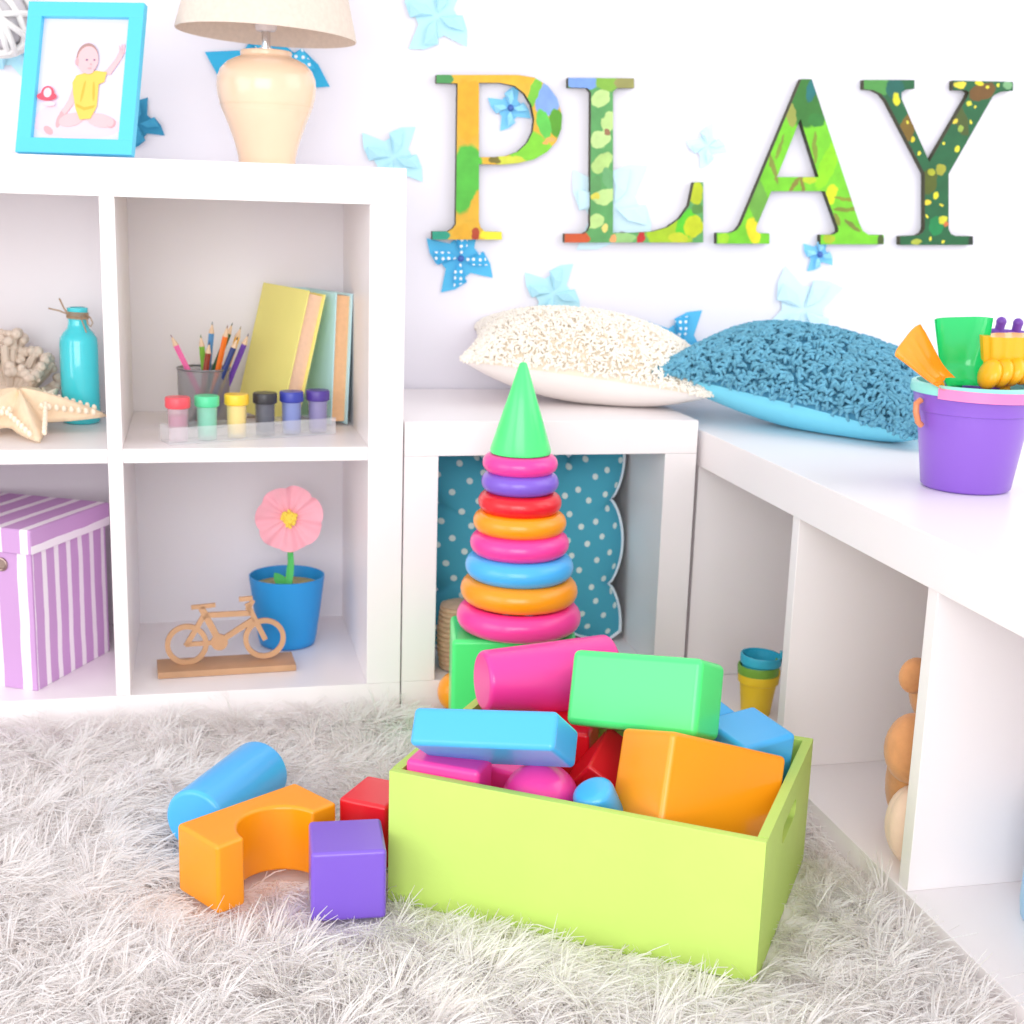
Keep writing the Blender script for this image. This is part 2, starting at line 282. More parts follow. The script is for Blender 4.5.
# ------------------------------------------------------------------ paper pinwheels on the wall
def paper(name, rgb, dots=False):
    m = mat(name, rgb, rough=.8, spec=.2)
    if dots and not m.get('d'):
        m['d'] = 1; nt = m.node_tree; N = nt.nodes
        tc = N.new('ShaderNodeTexCoord'); v = N.new('ShaderNodeTexVoronoi'); v.inputs['Scale'].default_value = 95; v.inputs['Randomness'].default_value = .15; v.voronoi_dimensions = '2D'
        mp = N.new('ShaderNodeMapping'); mp.inputs['Rotation'].default_value = (PI / 2, 0, 0)
        nt.links.new(tc.outputs['Object'], mp.inputs['Vector']); nt.links.new(mp.outputs[0], v.inputs['Vector'])
        r = N.new('ShaderNodeValToRGB'); r.color_ramp.interpolation = 'CONSTANT'
        r.color_ramp.elements[0].color = (.85, .93, .98, 1); r.color_ramp.elements[1].position = .25; r.color_ramp.elements[1].color = lin(rgb)
        nt.links.new(v.outputs['Distance'], r.inputs['Fac']); nt.links.new(r.outputs['Color'], N['Principled BSDF'].inputs['Base Color'])
    return m
TONES = dict(pale=((190, 236, 248), (178, 228, 246), None), pale2=((214, 241, 251), (205, 236, 250), None), mid=((132, 208, 246), (150, 216, 248), (60, 100, 180)),
             dot=((92, 190, 236), (70, 172, 224), (40, 80, 150)), strong=((62, 180, 226), (72, 186, 230), None), strong2=((62, 150, 190), (70, 160, 200), None))
PWL = ['pale blue paper pinwheel highest on the wall, between the lamp and letter P', 'pale blue paper pinwheel just past the top corner of the cube shelf',
       'small sky-blue paper pinwheel seen through the bowl of the letter P', 'blue paper pinwheel with white-dotted blades at the foot of the letter P',
       'pale blue paper pinwheel on the wall above the cream cushion', 'large faint blue paper pinwheel behind the stem of the letter L',
       'small faint blue paper pinwheel between the letters L and A', 'small sky-blue paper pinwheel with dark pin under the foot of the letter A',
       'faint blue paper pinwheel on the wall above the blue shaggy cushion', 'dotted blue pinwheel tip poking up between the cream and blue cushions',
       'large bright blue paper pinwheel on the wall behind the table lamp', 'dark blue paper pinwheel poking out behind the blue picture frame',
       'pale blue pinwheel behind the white wicker ball in the corner']
for (tone, x, z, r, ang), lab in zip(PINWHEELS, PWL):
    c0, c1, pin = TONES[tone]
    pw = tag(empty('paper_pinwheel', (x, YW - .001, z)), lab, 'pinwheel', 'paper pinwheels on the wall')
    dz = .010 if tone in ('pale2',) else .012
    s = r
    for k in range(4):
        a = ang + k * PI / 2
        def q(rad, th, h): return (rad * s * math.cos(a + th), -h, rad * s * math.sin(a + th))
        mb = MB(); mb.add([q(0, 0, .0035), q(1, 0, .002), q(.80, .36, .0035), q(.63, .80, .005), q(.46, -.42, .0025), q(.50, -.78, .002)], [(0, 5, 4), (0, 4, 1), (0, 1, 2), (0, 2, 3)])
        bl = mb.build('blade', paper('paper_' + tone, c0), pw, smooth=False)
        mb = MB(); mb.add([q(.07, .40, .008), q(.36, .03, .010), q(.74, .28, .008), q(.63, .80, .0055), q(.40, .62, dz)], [(0, 1, 4), (1, 2, 4), (2, 3, 4), (0, 4, 3)])
        mb.build('folded_flap', paper('paper_flap_' + tone, c1, dots=tone in ('dot', 'strong')), bl, smooth=False)
    if pin:
        MB().ball((0, -.010, 0), (.0055, .004, .0055), n=12, k=8).build('pin', mat('pin_blue', pin, rough=.4), pw)

# white wicker ball, upper left corner
wb = tag(empty('wicker_ball', (-.553, .29, .985)), 'white woven wicker ball hanging in the upper left corner', 'decoration')
mb = MB()
for i in range(9):
    M = Euler((random.uniform(0, PI), random.uniform(0, PI), random.uniform(0, PI))).to_matrix().to_4x4()
    mb.torus(.050 + random.uniform(-.003, .003), .0045, 36, 8, M=M, flat=1)
mb.build('woven_strands', mat('white_wicker', (240, 238, 236), rough=.7, noise=.06, nscale=60), wb)
MB().ball((0, 0, 0), .042).build('inner_core', mat('wicker_grey', (214, 210, 214), rough=.8, noise=.1, nscale=30), wb)
MB().tube([(0, 0, .05), (.0, .03, .2)], .0012).build('hanging_cord', mat('cord_white', (225, 220, 215), rough=.8), wb)

# ------------------------------------------------------------------ picture frame
FD = (.163, .012, .207)
pf = tag(empty('picture_frame', (-.427, .087, .8922), (-.2855, 0, -.36)), 'bright blue photo frame with a baby portrait on the white shelf', 'picture frame')
FRM = mat('frame_blue', (90, 204, 240), rough=.35)
fw = .0205
mb = MB()
for c, d in (((0, 0, FD[2] / 2 - fw / 2), (FD[0], FD[1], fw)), ((0, 0, -FD[2] / 2 + fw / 2), (FD[0], FD[1], fw)),
             ((-FD[0] / 2 + fw / 2, 0, 0), (fw, FD[1], FD[2] - 2 * fw + .001)), ((FD[0] / 2 - fw / 2, 0, 0), (fw, FD[1], FD[2] - 2 * fw + .001))):
    mb.box(c, d, .001, 2)
mb.build('frame', FRM, pf, wn=True)
MB().box((0, .004, 0), (FD[0] - .01, .003, FD[2] - .01)).build('backing_board', mat('backing_grey', (120, 120, 125), rough=.8, noise=.05), pf, smooth=False)
PWD, PHT = FD[0] - 2 * fw + .002, FD[2] - 2 * fw + .002
pm = [mat('photo_white', (222, 216, 234), rough=.25), mat('photo_skin', (244, 188, 192), rough=.3), mat('photo_yellow', (248, 200, 92), rough=.3), mat('photo_red', (246, 84, 106), rough=.3),
      mat('photo_hair', (176, 140, 136), rough=.3), mat('photo_pinkwhite', (240, 206, 214), rough=.3), mat('photo_shade', (236, 168, 174), rough=.3), mat('photo_eye', (140, 120, 150), rough=.3), mat('photo_fold', (236, 178, 66), rough=.3)]
mb = MB(); lay = [0]
def pp(pts, mi):
    lay[0] += 1; y = .002 - lay[0] * .00012
    mb.add([((px - .5) * PWD, y, (.5 - py) * PHT) for px, py in pts], [tuple(range(len(pts)))], mi)
def pe(cx, cy, rx, ry, mi, rot=0, n=20):
    pp([(cx + rx * math.cos(a) * math.cos(rot) - ry * math.sin(a) * math.sin(rot), cy + rx * math.cos(a) * math.sin(rot) + ry * math.sin(a) * math.cos(rot)) for a in [2 * PI * i / n for i in range(n)]], mi)
pp([(0, 0), (1, 0), (1, 1), (0, 1)], 0)
pe(.50, .88, .5, .10, 5)
pe(.20, .84, .19, .12, 5); pe(.17, .92, .06, .03, 6, .4); pe(.28, .84, .03, .06, 6, .3)
pp([(.42, .55), (.36, .68), (.28, .78), (.33, .82), (.42, .72), (.47, .62)], 6); pp([(.42, .52), (.37, .66), (.30, .76), (.34, .79), (.43, .70), (.48, .60)], 1)
pe(.42, .83, .14, .055, 1, -.15); pe(.75, .83, .16, .055, 1, .12); pe(.87, .85, .05, .04, 6); pe(.86, .845, .045, .035, 1)
pp([(.72, .45), (.82, .46), (.92, .34), (.955, .28), (.90, .26), (.86, .33), (.78, .41)], 1)
for k in range(4): pp([(.90 + k * .017, .28), (.885 + k * .03, .20 + abs(k - 1.5) * .012), (.90 + k * .03, .205 + abs(k - 1.5) * .012), (.915 + k * .017, .285)], 1)
pp([(.44, .47), (.54, .45), (.66, .43), (.78, .44), (.76, .52), (.70, .54), (.70, .72), (.64, .82), (.52, .83), (.46, .74), (.42, .62), (.40, .53)], 2)
pp([(.46, .70), (.56, .73), (.68, .71), (.66, .735), (.56, .755), (.47, .725)], 8); pe(.53, .60, .012, .09, 8, .2); pe(.65, .60, .012, .08, 8, -.1)
pe(.545, .325, .122, .118, 4); pe(.555, .345, .118, .112, 1); pe(.435, .36, .022, .03, 6); pe(.575, .43, .06, .03, 1)
pe(.545, .345, .014, .008, 7); pe(.63, .345, .013, .008, 7); pe(.595, .380, .011, .008, 6); pe(.585, .415, .024, .007, 6); 
pe(.13, .65, .115, .035, 3); pe(.135, .625, .075, .06, 3); pe(.135, .62, .045, .04, 5); pe(.165, .71, .07, .02, 5)
mb.build('photo', pm, pf, smooth=False)
mb = MB(); mb.box((.0, .034, -.06), (.04, .004, .1), .001, 1, rot=(.62, 0, 0)); mb.v = [(x, y, z + .022) for x, y, z in mb.v]; mb.build('easel_leg', mat('backing_grey', (120, 120, 125)), pf)

# ------------------------------------------------------------------ table lamp
lp = tag(empty('table_lamp', (-.180, .15, H)), 'cream ceramic table lamp with a beige fabric shade', 'lamp')
CER = mat('cream_ceramic', (245, 211, 180), rough=.22, coat=.4, noise=.02, nscale=20)
pr = [(.0395, 0), (.040, .002), (.041, .012), (.046, .032), (.055, .057), (.0635, .077), (.0685, .095), (.070, .108), (.069, .120), (.064, .132), (.055, .141), (.043, .147), (.0365, .149), (.0355, .151), (.0365, .154), (.0355, .157), (.030, .158), (.008, .1585), (.0001, .1585)]
mb = MB(); mb.lathe(pr, 56)
for i in range(7): mb.torus(.0655 - .0031 * i + (-.0002 * i * i), .0007, 56, 6, M=Matrix.Translation((0, 0, .083 - .008 * i)))
mb.build('lamp_base', CER, lp, sharp=60)
MB().lathe([(.010, .158), (.010, .161), (.0062, .162), (.0062, .186), (.0001, .187)], 24).build('chrome_neck', mat('chrome', (225, 225, 228), rough=.12, metal=1), lp)
mb = MB().lathe([(.013, .184), (.015, .187), (.015, .225), (.0001, .226)], 24)
for a in (0, 2 * PI / 3, 4 * PI / 3): mb.tube([(0, 0, .224), (.09 * math.cos(a), .09 * math.sin(a), .31)], .0012, 6)
mb.build('lamp_socket', mat('socket_white', (236, 226, 226), rough=.4), lp)
mb = MB().lathe([(.1245, .172), (.1260, .172), (.1262, .175), (.0835, .345), (.082, .345), (.1245, .175)], 64, closed=True)
mb.build('lamp_shade', mat('shade_linen', (230, 214, 200), rough=.9, noise=.06, nscale=150, bump=.3, bscale=300), lp, rot=(0, .038, 0), loc=(-.006, 0, .006))

# ------------------------------------------------------------------ bottle, starfish, coral
bt = tag(empty('glass_bottle', (-.456, .234, .4055)), 'turquoise glass bottle with twine round its neck beside the starfish', 'bottle')
outer = [(.0255, .0), (.0275, .003), (.028, .02), (.028, .118), (.0268, .127), (.022, .135), (.0165, .141), (.0142, .148), (.0140, .164), (.0152, .166), (.0152, .172), (.0138, .1725)]
inner = [(r - .0022, max(z, .004)) for r, z in reversed(outer)]
mb = MB().lathe(outer + inner[:-1] + [(.0001, .0045)], 40)
mb.build('bottle_glass', mat('turquoise_glass', (72, 226, 238), rough=.06, trans=.15, coat=.6), bt, sharp=60)
mb = MB()
for i in range(5): mb.torus(.0150 + .0007 * math.sin(i * 2), .0011, 28, 7, M=Matrix.Translation((0, 0, .1565 + i * .0019)) @ Euler((.06 * math.sin(i), .05, 0)).to_matrix().to_4x4())
mb.tube([(-.012, -.010, .162), (-.018, -.012, .172), (-.024, -.010, .186)], .0013, 7)
mb.tube([(-.014, -.008, .163), (-.026, -.010, .168), (-.040, -.010, .171)], .0012, 7)
mb.tube([(.013, -.009, .163), (.019, -.010, .158), (.022, -.010, .150), (.019, -.011, .145), (.015, -.012, .148), (.014, -.011, .157)], .001, 7)
mb.tube([(.006, -.015, .157), (.010, -.017, .146), (.013, -.021, .137)], .001, 7)
mb.build('twine', mat('jute_twine', (176, 148, 122), rough=.9, noise=.2, nscale=200), bt)

def starfish():
    vs = []; fs = []; NA = 120; NR = 14
    vs.append((0, 0, .046))
    for j in range(1, NR + 1):
        q = j / NR
        for i in range(NA):
            a = 2 * PI * i / NA
            d = (a * 5 / (2 * PI)) % 1.0; d = min(d, 1 - d) * 2
            R_ = .115 * (.36 + .64 * (1 - d) ** 1.9) * (1 + .05 * math.sin(3 * a + 1))
            r = R_ * q
            ridge = (1 - d) ** 1.2
            h = (1 - q ** 2.2) * (.034 - .012 * q) + .010 * ridge * (1 - q) + .003
            if j == NR: h = 0.0
            vs.append((r * math.cos(a), r * math.sin(a), h))
    for i in range(NA): fs.append((0, 1 + i, 1 + (i + 1) % NA))
    for j in range(NR - 1):
        for i in range(NA):
            a, b = 1 + j * NA, 1 + (j + 1) * NA
            fs.append((a + i, b + i, b + (i + 1) % NA, a + (i + 1) % NA))
    fs.append(tuple(1 + (NR - 1) * NA + i for i in reversed(range(NA))))
    return vs, fs
sf = tag(empty('starfish', (-.532, .150, .4245), (.17, -.02, 0.0)), 'large pale dried starfish leaning on the coral in the upper left cube', 'starfish')
mb = MB(); mb.add(*starfish())
STAR = mat('starfish_skin', (246, 222, 190), rough=.8, noise=.08, nscale=60, bump=.5, bscale=140)
mb.build('body', STAR, sf, sharp=0)
mb = MB()
for arm in range(5):
    a = 2 * PI * arm / 5
    for s_ in (-1, 1):
        for k in range(8):
            q = .28 + .085 * k
            w = .115 * .36 * (1 - q) * .75 * (1 if k > 0 else 1)
            x = .115 * q; y = s_ * (w + .006)
            mb.ball((x * math.cos(a) - y * math.sin(a), x * math.sin(a) + y * math.cos(a), .028 * (1 - q) + .007), (.0036, .0036, .0052), n=8, k=6)
mb.build('spines', mat('starfish_spines', (250, 236, 214), rough=.8), sf)
cr = tag(empty('coral', (-.562, .275, .405)), 'knobbly beige coral piece behind the starfish, cut by the photo edge', 'coral')
mb = MB(); mb.ball((0, 0, .03), (.045, .035, .03), n=16, k=10)
for i in range(70):
    th = random.uniform(0, 2 * PI); ph = random.uniform(.05, 1.35); R_ = random.uniform(.065, .100)
    d = Vector((math.sin(ph) * math.cos(th), .6 * math.sin(ph) * math.sin(th), math.cos(ph) * 1.25))
    p0 = Vector((0, 0, .02)) + d * .02; p1 = Vector((0, 0, .02)) + d * R_ * .9
    mb.tube([p0, (p0 + p1) / 2 + Vector((random.uniform(-.004, .004), 0, random.uniform(-.004, .004))), p1], [.009, .007, .006], 7)
    for k in range(3): mb.ball(p1 + Vector((random.uniform(-.006, .006), random.uniform(-.006, .006), random.uniform(-.004, .006))), random.uniform(.005, .0085), n=8, k=6)
mb.v = [(x, y, max(z, .001)) for x, y, z in mb.v]
mb.build('coral_branches', mat('coral_beige', (226, 210, 194), rough=.9, noise=.18, nscale=40, bump=.5, bscale=120), cr)

# ------------------------------------------------------------------ striped storage box
def stripes(name, freq, phase, axis, duty=.33):
    m = mat(name, (212, 160, 212), rough=.8, spec=.2); nt = m.node_tree; N = nt.nodes
    tc = N.new('ShaderNodeTexCoord'); sx = N.new('ShaderNodeSeparateXYZ'); nt.links.new(tc.outputs['Object'], sx.inputs[0])
    nz = N.new('ShaderNodeTexNoise'); nz.inputs['Scale'].default_value = 14; nt.links.new(tc.outputs['Object'], nz.inputs['Vector'])
    def math_(op, a, b=None):
        n = N.new('ShaderNodeMath'); n.operation = op
        for i, x in enumerate((a, b)):
            if x is None: continue
            if isinstance(x, (int, float)): n.inputs[i].default_value = x
            else: nt.links.new(x, n.inputs[i])
        return n.outputs[0]
    src = sx.outputs[axis]
    w = math_('ADD', src, math_('MULTIPLY', math_('SUBTRACT', nz.outputs['Fac'], .5), .006))
    fr = math_('FRACT', math_('ADD', math_('MULTIPLY', w, freq), phase))
    st = math_('LESS_THAN', fr, duty)
    mx = N.new('ShaderNodeMix'); mx.data_type = 'RGBA'; mx.inputs[6].default_value = lin((204, 160, 210)); mx.inputs[7].default_value = lin((247, 240, 247))
    nt.links.new(st, mx.inputs[0]); nt.links.new(mx.outputs[2], N['Principled BSDF'].inputs['Base Color'])
    return m
sb = tag(empty('storage_box', (-.515, .036, .0505), (0, 0, math.radians(-28))), 'lilac and white striped fabric box with lid in the lower left cube', 'box')
SW, SL, SH = .235, .190, .228
SF = stripes('stripes_front', 22, .5, 0); SS = stripes('stripes_side', 33, .18, 1, .36)
mb = MB(); th = .004
mb.box((-SW / 2, .002, SH / 2), (SW, .004, SH), mi=0); mb.box((-SW / 2, SL - .002, SH / 2), (SW, .004, SH), mi=0)
mb.box((-.002, SL / 2, SH / 2), (.004, SL - .008, SH), mi=1); mb.box((-SW + .002, SL / 2, SH / 2), (.004, SL - .008, SH), mi=1)
mb.box((-SW / 2, SL / 2, .002), (SW - .008, SL - .008, .004), mi=1)
body = mb.build('box_body', [SF, SS], sb, smooth=False)
mb = MB(); lh = .033; e = .005
mb.box((-SW / 2, SL / 2, SH + .0045), (SW + 2 * e, SL + 2 * e, .007), .002, 2, mi=0)
mb.box((-SW / 2, -e + .001, SH - lh / 2 + .006), (SW + 2 * e, .003, lh), .001, 1, mi=0); mb.box((-SW / 2, SL + e - .001, SH - lh / 2 + .006), (SW + 2 * e, .003, lh), .001, 1, mi=0)
mb.box((e - .001, SL / 2, SH - lh / 2 + .006), (.003, SL + 2 * e, lh), .001, 1, mi=1); mb.box((-SW - e + .001, SL / 2, SH - lh / 2 + .006), (.003, SL + 2 * e, lh), .001, 1, mi=1)
LT = stripes('stripes_lid', 24, .30, 0, .30)
mlid = stripes('stripes_lid_edge', 24, .3, 2, .42)
mb.build('lid', [LT, mlid], sb, smooth=False)
mb = MB().torus(.008, .0022, 24, 8, M=Matrix.Translation((-.047, -.001, .182)) @ Euler((PI / 2, 0, 0)).to_matrix().to_4x4())
mb.lathe([(.0001, 0), (.0075, 0), (.0075, .0006), (.0001, .0006)], 20, M=Matrix.Translation((-.047, -.0004, .182)) @ Euler((PI / 2, 0, 0)).to_matrix().to_4x4())
mb.build('metal_eyelet', mat('eyelet_metal', (170, 150, 140), rough=.3, metal=1), sb)

# ------------------------------------------------------------------ pencil cup and pencils
CX, CY, CZ = -.2749, .199, .4055
pc = tag(empty('pencil_cup', (CX, CY, CZ)), 'silver wire-mesh cup holding coloured pencils', 'pencil cup')
mesh_m = clear_mix('wire_mesh', (150, 150, 156), .55, .35)
MB().lathe([(.0375, .001), (.0385, .084)], 40).f
mb = MB(); n = 48
mb.lathe([(.0370, .002), (.0388, .085)], n); mb.f = mb.f[:n]; mb.m = mb.m[:n]
mb.build('mesh_wall', mesh_m, pc)
STEEL = mat('grey_steel', (150, 150, 155), rough=.3, metal=.8)
MB().torus(.0390, .0016, 48, 8, M=Matrix.Translation((0, 0, .0865))).build('rim', STEEL, pc)
MB().lathe([(.0001, .0), (.0372, .0), (.038, .003), (.0001, .003)], 40).build('base', STEEL, pc)
WOOD = mat('pencil_wood', (232, 200, 168), rough=.7, noise=.05, nscale=90)
def pencil(col, name, tip, foot, lab, r=.0046):
    tip = Vector(tip); foot = Vector(foot); d = tip - foot; L_ = d.length
    e_ = tag(empty('pencil', foot), lab, 'pencil', 'coloured pencils in the mesh cup')
    e_.rotation_mode = 'QUATERNION'; e_.rotation_quaternion = d.to_track_quat('Z', 'Y')
    MB().lathe([(r, 0), (r, L_ - .018)], 6).build('barrel', mat('pencil_' + name, col, rough=.35), e_, smooth=False)
    MB().lathe([(r * .98, L_ - .018), (.0011, L_ - .005)], 12).build('sharpened_wood', WOOD, e_)
    MB().lathe([(.0011, L_ - .005), (.0002, L_)], 10).build('lead_tip', mat('lead_' + name, tuple(c * .55 for c in col)), e_)
PEN = [((240, 110, 170), 'pink', (-.3215, .185, .5437), (-.262, .190), 'pink pencil leaning left out of the mesh cup'),
       ((130, 190, 70), 'leaf', (-.278, .199, .5427), (-.268, .212), 'leaf-green pencil in the mesh cup, left of the brown one'),
       ((150, 62, 44), 'brown', (-.265, .185, .5338), (-.284, .182), 'red-brown pencil in the middle of the mesh cup'),
       ((92, 150, 200), 'lightblue', (-.2602, .215, .5607), (-.276, .215), 'light blue pencil, tallest in the middle of the mesh cup'),
       ((244, 122, 40), 'orange', (-.2382, .190, .558), (-.272, .190), 'orange pencil in the mesh cup'),
       ((40, 96, 60), 'darkgreen', (-.2303, .213, .5595), (-.290, .205), 'dark green pencil behind the orange one in the cup'),
       ((244, 190, 90), 'yellow', (-.2177, .221, .5537), (-.266, .222), 'yellow pencil at the back of the mesh cup'),
       ((44, 62, 122), 'navy', (-.2237, .178, .5417), (-.278, .172), 'navy blue pencil at the front of the mesh cup'),
       ((110, 66, 170), 'violet', (-.2074, .199, .5448), (-.262, .199), 'violet pencil leaning furthest right in the mesh cup')]
for col, nm, tip, ft, lab in PEN: pencil(col, nm, tip, (ft[0], ft[1], CZ + .0065), lab)

# ------------------------------------------------------------------ paint pots in a clear tray
PX = [(-.3116, .050), (-.2717, .0645), (-.2300, .080), (-.1890, .0945), (-.1500, .109), (-.1104, .123)]
tr = tag(empty('clear_tray', (-.211, .0865, .4055), (0, 0, math.atan2(.073, .2012))), 'clear plastic strip tray under the six paint pots', 'tray')
TM = clear_mix('clear_plastic', (244, 244, 248), .20, .12)
mb = MB(); LW, DW, th = .252, .042, .0014
mb.box((0, 0, .0008), (LW, DW, th)); mb.box((0, -DW / 2, .012), (LW, th, .024)); mb.box((0, DW / 2, .012), (LW, th, .024))
mb.box((-LW / 2, 0, .012), (th, DW - th, .024)); mb.box((LW / 2, 0, .012), (th, DW - th, .024))
mb.build('tray', TM, tr, smooth=False)
PC = [((238, 84, 96), (176, 96, 130), 'red', 'red lid, left end'), ((88, 214, 156), (70, 200, 160), 'mint', 'mint-green lid'), ((250, 208, 60), (246, 214, 80), 'yellow', 'yellow lid'),
      ((52, 52, 58), (70, 72, 84), 'black', 'black lid'), ((60, 70, 170), (60, 90, 196), 'blue', 'blue lid'), ((84, 62, 150), (88, 70, 160), 'violet', 'violet lid, right end')]
for (x, y), (cc, pcol, nm, lab) in zip(PX, PC):
    e_ = tag(empty('paint_pot', (x, y, .4075)), 'small clear paint pot with ' + lab + ' of the tray' if 'end' in lab else 'small clear paint pot with a ' + lab + ' in the tray row', 'paint pot', 'paint pots in the clear tray')
    MB().lathe([(.0128, .0), (.0135, .001), (.0145, .048), (.0130, .048)], 28).build('pot', clear_mix('clear_pot_' + nm, tuple(int(c * .35 + 255 * .65) if nm != 'black' else c + 60 for c in pcol), .45, .15), e_)
    MB().lathe([(.0001, .006 if nm != 'red' else .022), (.0124, .006 if nm != 'red' else .022), (.0128, .047 if nm != 'red' else .036), (.0001, .047 if nm != 'red' else .036)], 28).build('paint', mat('paint_' + nm, pcol, rough=.4), e_)
    MB().lathe([(.0150, .0462), (.0168, .047), (.0175, .049), (.0175, .060), (.0165, .062), (.0001, .0622)], 28).build('lid', mat('potlid_' + nm, cc, rough=.35), e_, sharp=50)

# ------------------------------------------------------------------ books
def book(loc, rot, d, cov, pages, lab, gap):
    e_ = tag(empty('book', loc, rot), lab, 'book', 'books in the upper right cube')
    th = .0022; X, Y, Z = d
    mb = MB().box((-X / 2 + th / 2, 0, 0), (th, Y, Z), .0006, 1); mb.box((X / 2 - th / 2, 0, 0), (th, Y, Z), .0006, 1); mb.box((0, Y / 2 - th / 2, 0), (X - th, th, Z), .0006, 1)
    mb.build('cover', cov, e_, wn=True)
    MB().box((0, .002, 0), (X - 2 * th, Y - .010, Z - .008)).build('page_block', pages, e_, smooth=False)
PG = mat('pages_peach', (244, 206, 178), rough=.85, noise=.05, nscale=120)
book((-.159, .2330, .5113), (.02, .236, .42), (.030, .15, .204), mat('cover_yellow', (247, 239, 142), rough=.6, noise=.03, nscale=12), PG, 'yellow covered book leaning against the pale blue one', 0)
book((-.0985, .2550, .5075), (0, .0465, .4155), (.030, .15, .200), mat('cover_paleblue', (198, 238, 246), rough=.6, noise=.03, nscale=12), mat('pages_tan', (246, 196, 150), rough=.85, noise=.05, nscale=120), 'pale blue covered book standing nearest the side of the shelf', 0)

# ------------------------------------------------------------------ wooden bicycle ornament
bk = tag(empty('bicycle_ornament', (-.250, .101, .0505), (0, 0, .045)), 'flat wooden cut-out bicycle on a plank base, lower right cube', 'ornament')
WD = mat('light_wood', (206, 160, 122), rough=.6, noise=.12, nscale=24, bump=.15, bscale=80)
MB().box((0, -.004, .005), (.202, .062, .010), .001, 2).build('plank_base', mat('base_wood', (196, 152, 116), rough=.6, noise=.15, nscale=18), bk, wn=True)
mb = MB(); UQ = .000327; thb = .005
RX = Euler((PI / 2, 0, 0)).to_matrix().to_4x4()
def bp(x, y): return ((x - 348) * UQ, (908 - y) * UQ + .010)
def ring(x, y, R1, R0, n=44):
    cx, cz = bp(x, y)
    mb.lathe([(R0 * UQ, -thb / 2), (R1 * UQ, -thb / 2), (R1 * UQ, thb / 2), (R0 * UQ, thb / 2)], n, M=Matrix.Translation((cx, 0, cz)) @ RX, closed=True)
def bar(p, q, w):
    a = Vector((*bp(*p),)); b = Vector((*bp(*q),)); d = b - a; L_ = d.length + w * UQ * .6
    mb.box(((a.x + b.x) / 2, 0, (a.y + b.y) / 2), (L_, thb * .98, w * UQ), 0, rot=(0, -math.atan2(d.y, d.x), 0))
ring(172, 815, 97, 74); ring(523, 805, 97, 74)
bar((320, 812), (243, 650), 30); bar((200, 640), (298, 634), 18); bar((262, 680), (455, 680), 24); bar((325, 805), (468, 715), 26); bar((172, 815), (320, 812), 20); bar((172, 815), (246, 690), 24)
bar((523, 805), (448, 640), 24); bar((448, 660), (470, 625), 20); bar((415, 612), (465, 610), 20)
cx, cz = bp(318, 812); mb.lathe([(.0001, -.0026), (.0125, -.0026), (.0125, .0026), (.0001, .0026)], 24, M=Matrix.Translation((cx, 0, cz)) @ RX)
mb.build('bicycle_cutout', WD, bk, loc=(0, -.002, 0))

# ------------------------------------------------------------------ potted paper flower
fp = tag(empty('potted_flower', (-.1520, .208, .0505)), 'pink paper flower in a bright blue pot', 'flower pot')
prf = [(.040, 0), (.0435, .002), (.046, .012), (.052, .055), (.0575, .098), (.0590, .110), (.0592, .113), (.0570, .1135), (.0555, .108), (.050, .055), (.045, .012), (.0001, .010)]
MB().lathe(prf, 56).build('pot', mat('pot_blue', (34, 150, 222), rough=.42), fp, sharp=60)
MB().lathe([(.0001, .088), (.0535, .088), (.0542, .095), (.03, .098), (.0001, .099)], 32).build('filling', mat('sand_filling', (196, 184, 130), rough=.95, noise=.3, nscale=80, bump=.6, bscale=120), fp)
GRN = mat('felt_green', (96, 206, 112), rough=.8)
mb = MB().tube([(.002, -.012, .085), (.006, -.012, .13), (.003, -.012, .185)], [.0042, .005, .0042], 10); mb.build('stem', GRN, fp)
mb = MB()
def leaf(p0, p1, w, nrm=(0, -1, 0)):
    p0, p1 = Vector(p0), Vector(p1); d = p1 - p0; sd = d.cross(Vector(nrm)).normalized()
    L_, R_, C_ = [], [], []
    for i in range(9):
        q = i / 8; ww = w * math.sin(PI * min(1, .12 + q * .88)) ** .8
        c = p0 + d * q; C_.append(c + Vector((0, .003 * math.sin(PI * q), 0))); L_.append(c - sd * ww); R_.append(c + sd * ww)
    vs = L_ + C_ + R_; fs = []
    for i in range(8): fs += [(i, i + 1, 9 + i + 1, 9 + i), (9 + i, 9 + i + 1, 18 + i + 1, 18 + i)]
    return vs, fs
m1 = MB(); m1.add(*leaf((-.002, -.014, .095), (-.021, -.022, .123), .009)); m1.build('leaf', GRN, fp)
m1 = MB(); m1.add(*leaf((.001, -.018, .095), (.007, -.018, .155), .006)); m1.build('leaf', GRN, fp)
bs = MB(); vs = [(0, -.004, 0)]; fs = []; NA = 96
for j in range(1, 9):
    for i in range(NA):
        a = 2 * PI * i / NA; k = abs(math.sin(a * 3.5 + .4)) ** .5
        r = .053 * j / 8 * (1 - (.09 * (1 - k)) * (j / 8)); vs.append((r * math.cos(a), -.004 - .010 * (j / 8) ** 2 * (.6 + .4 * math.sin(7 * a + 1)) + .0015 * math.sin(14 * a), r * math.sin(a)))
for i in range(NA): fs.append((0, 1 + i, 1 + (i + 1) % NA))
for j in range(7):
    for i in range(NA): fs.append((1 + j * NA + i, 1 + (j + 1) * NA + i, 1 + (j + 1) * NA + (i + 1) % NA, 1 + j * NA + (i + 1) % NA))
bs.add(vs, fs)
bl = bs.build('blossom', mat('petal_pink', (254, 180, 195), rough=.75, noise=.06, nscale=30), fp, loc=(.003, -.014, .209), sharp=0)
mb = MB(); mb.ball((0, -.006, 0), (.011, .006, .011), n=16, k=10)
for i in range(26):
    a = random.uniform(0, 2 * PI); r = .013 * math.sqrt(random.random()); mb.ball((r * math.cos(a), -.010, r * math.sin(a)), (.003, .003, .003), n=7, k=5)
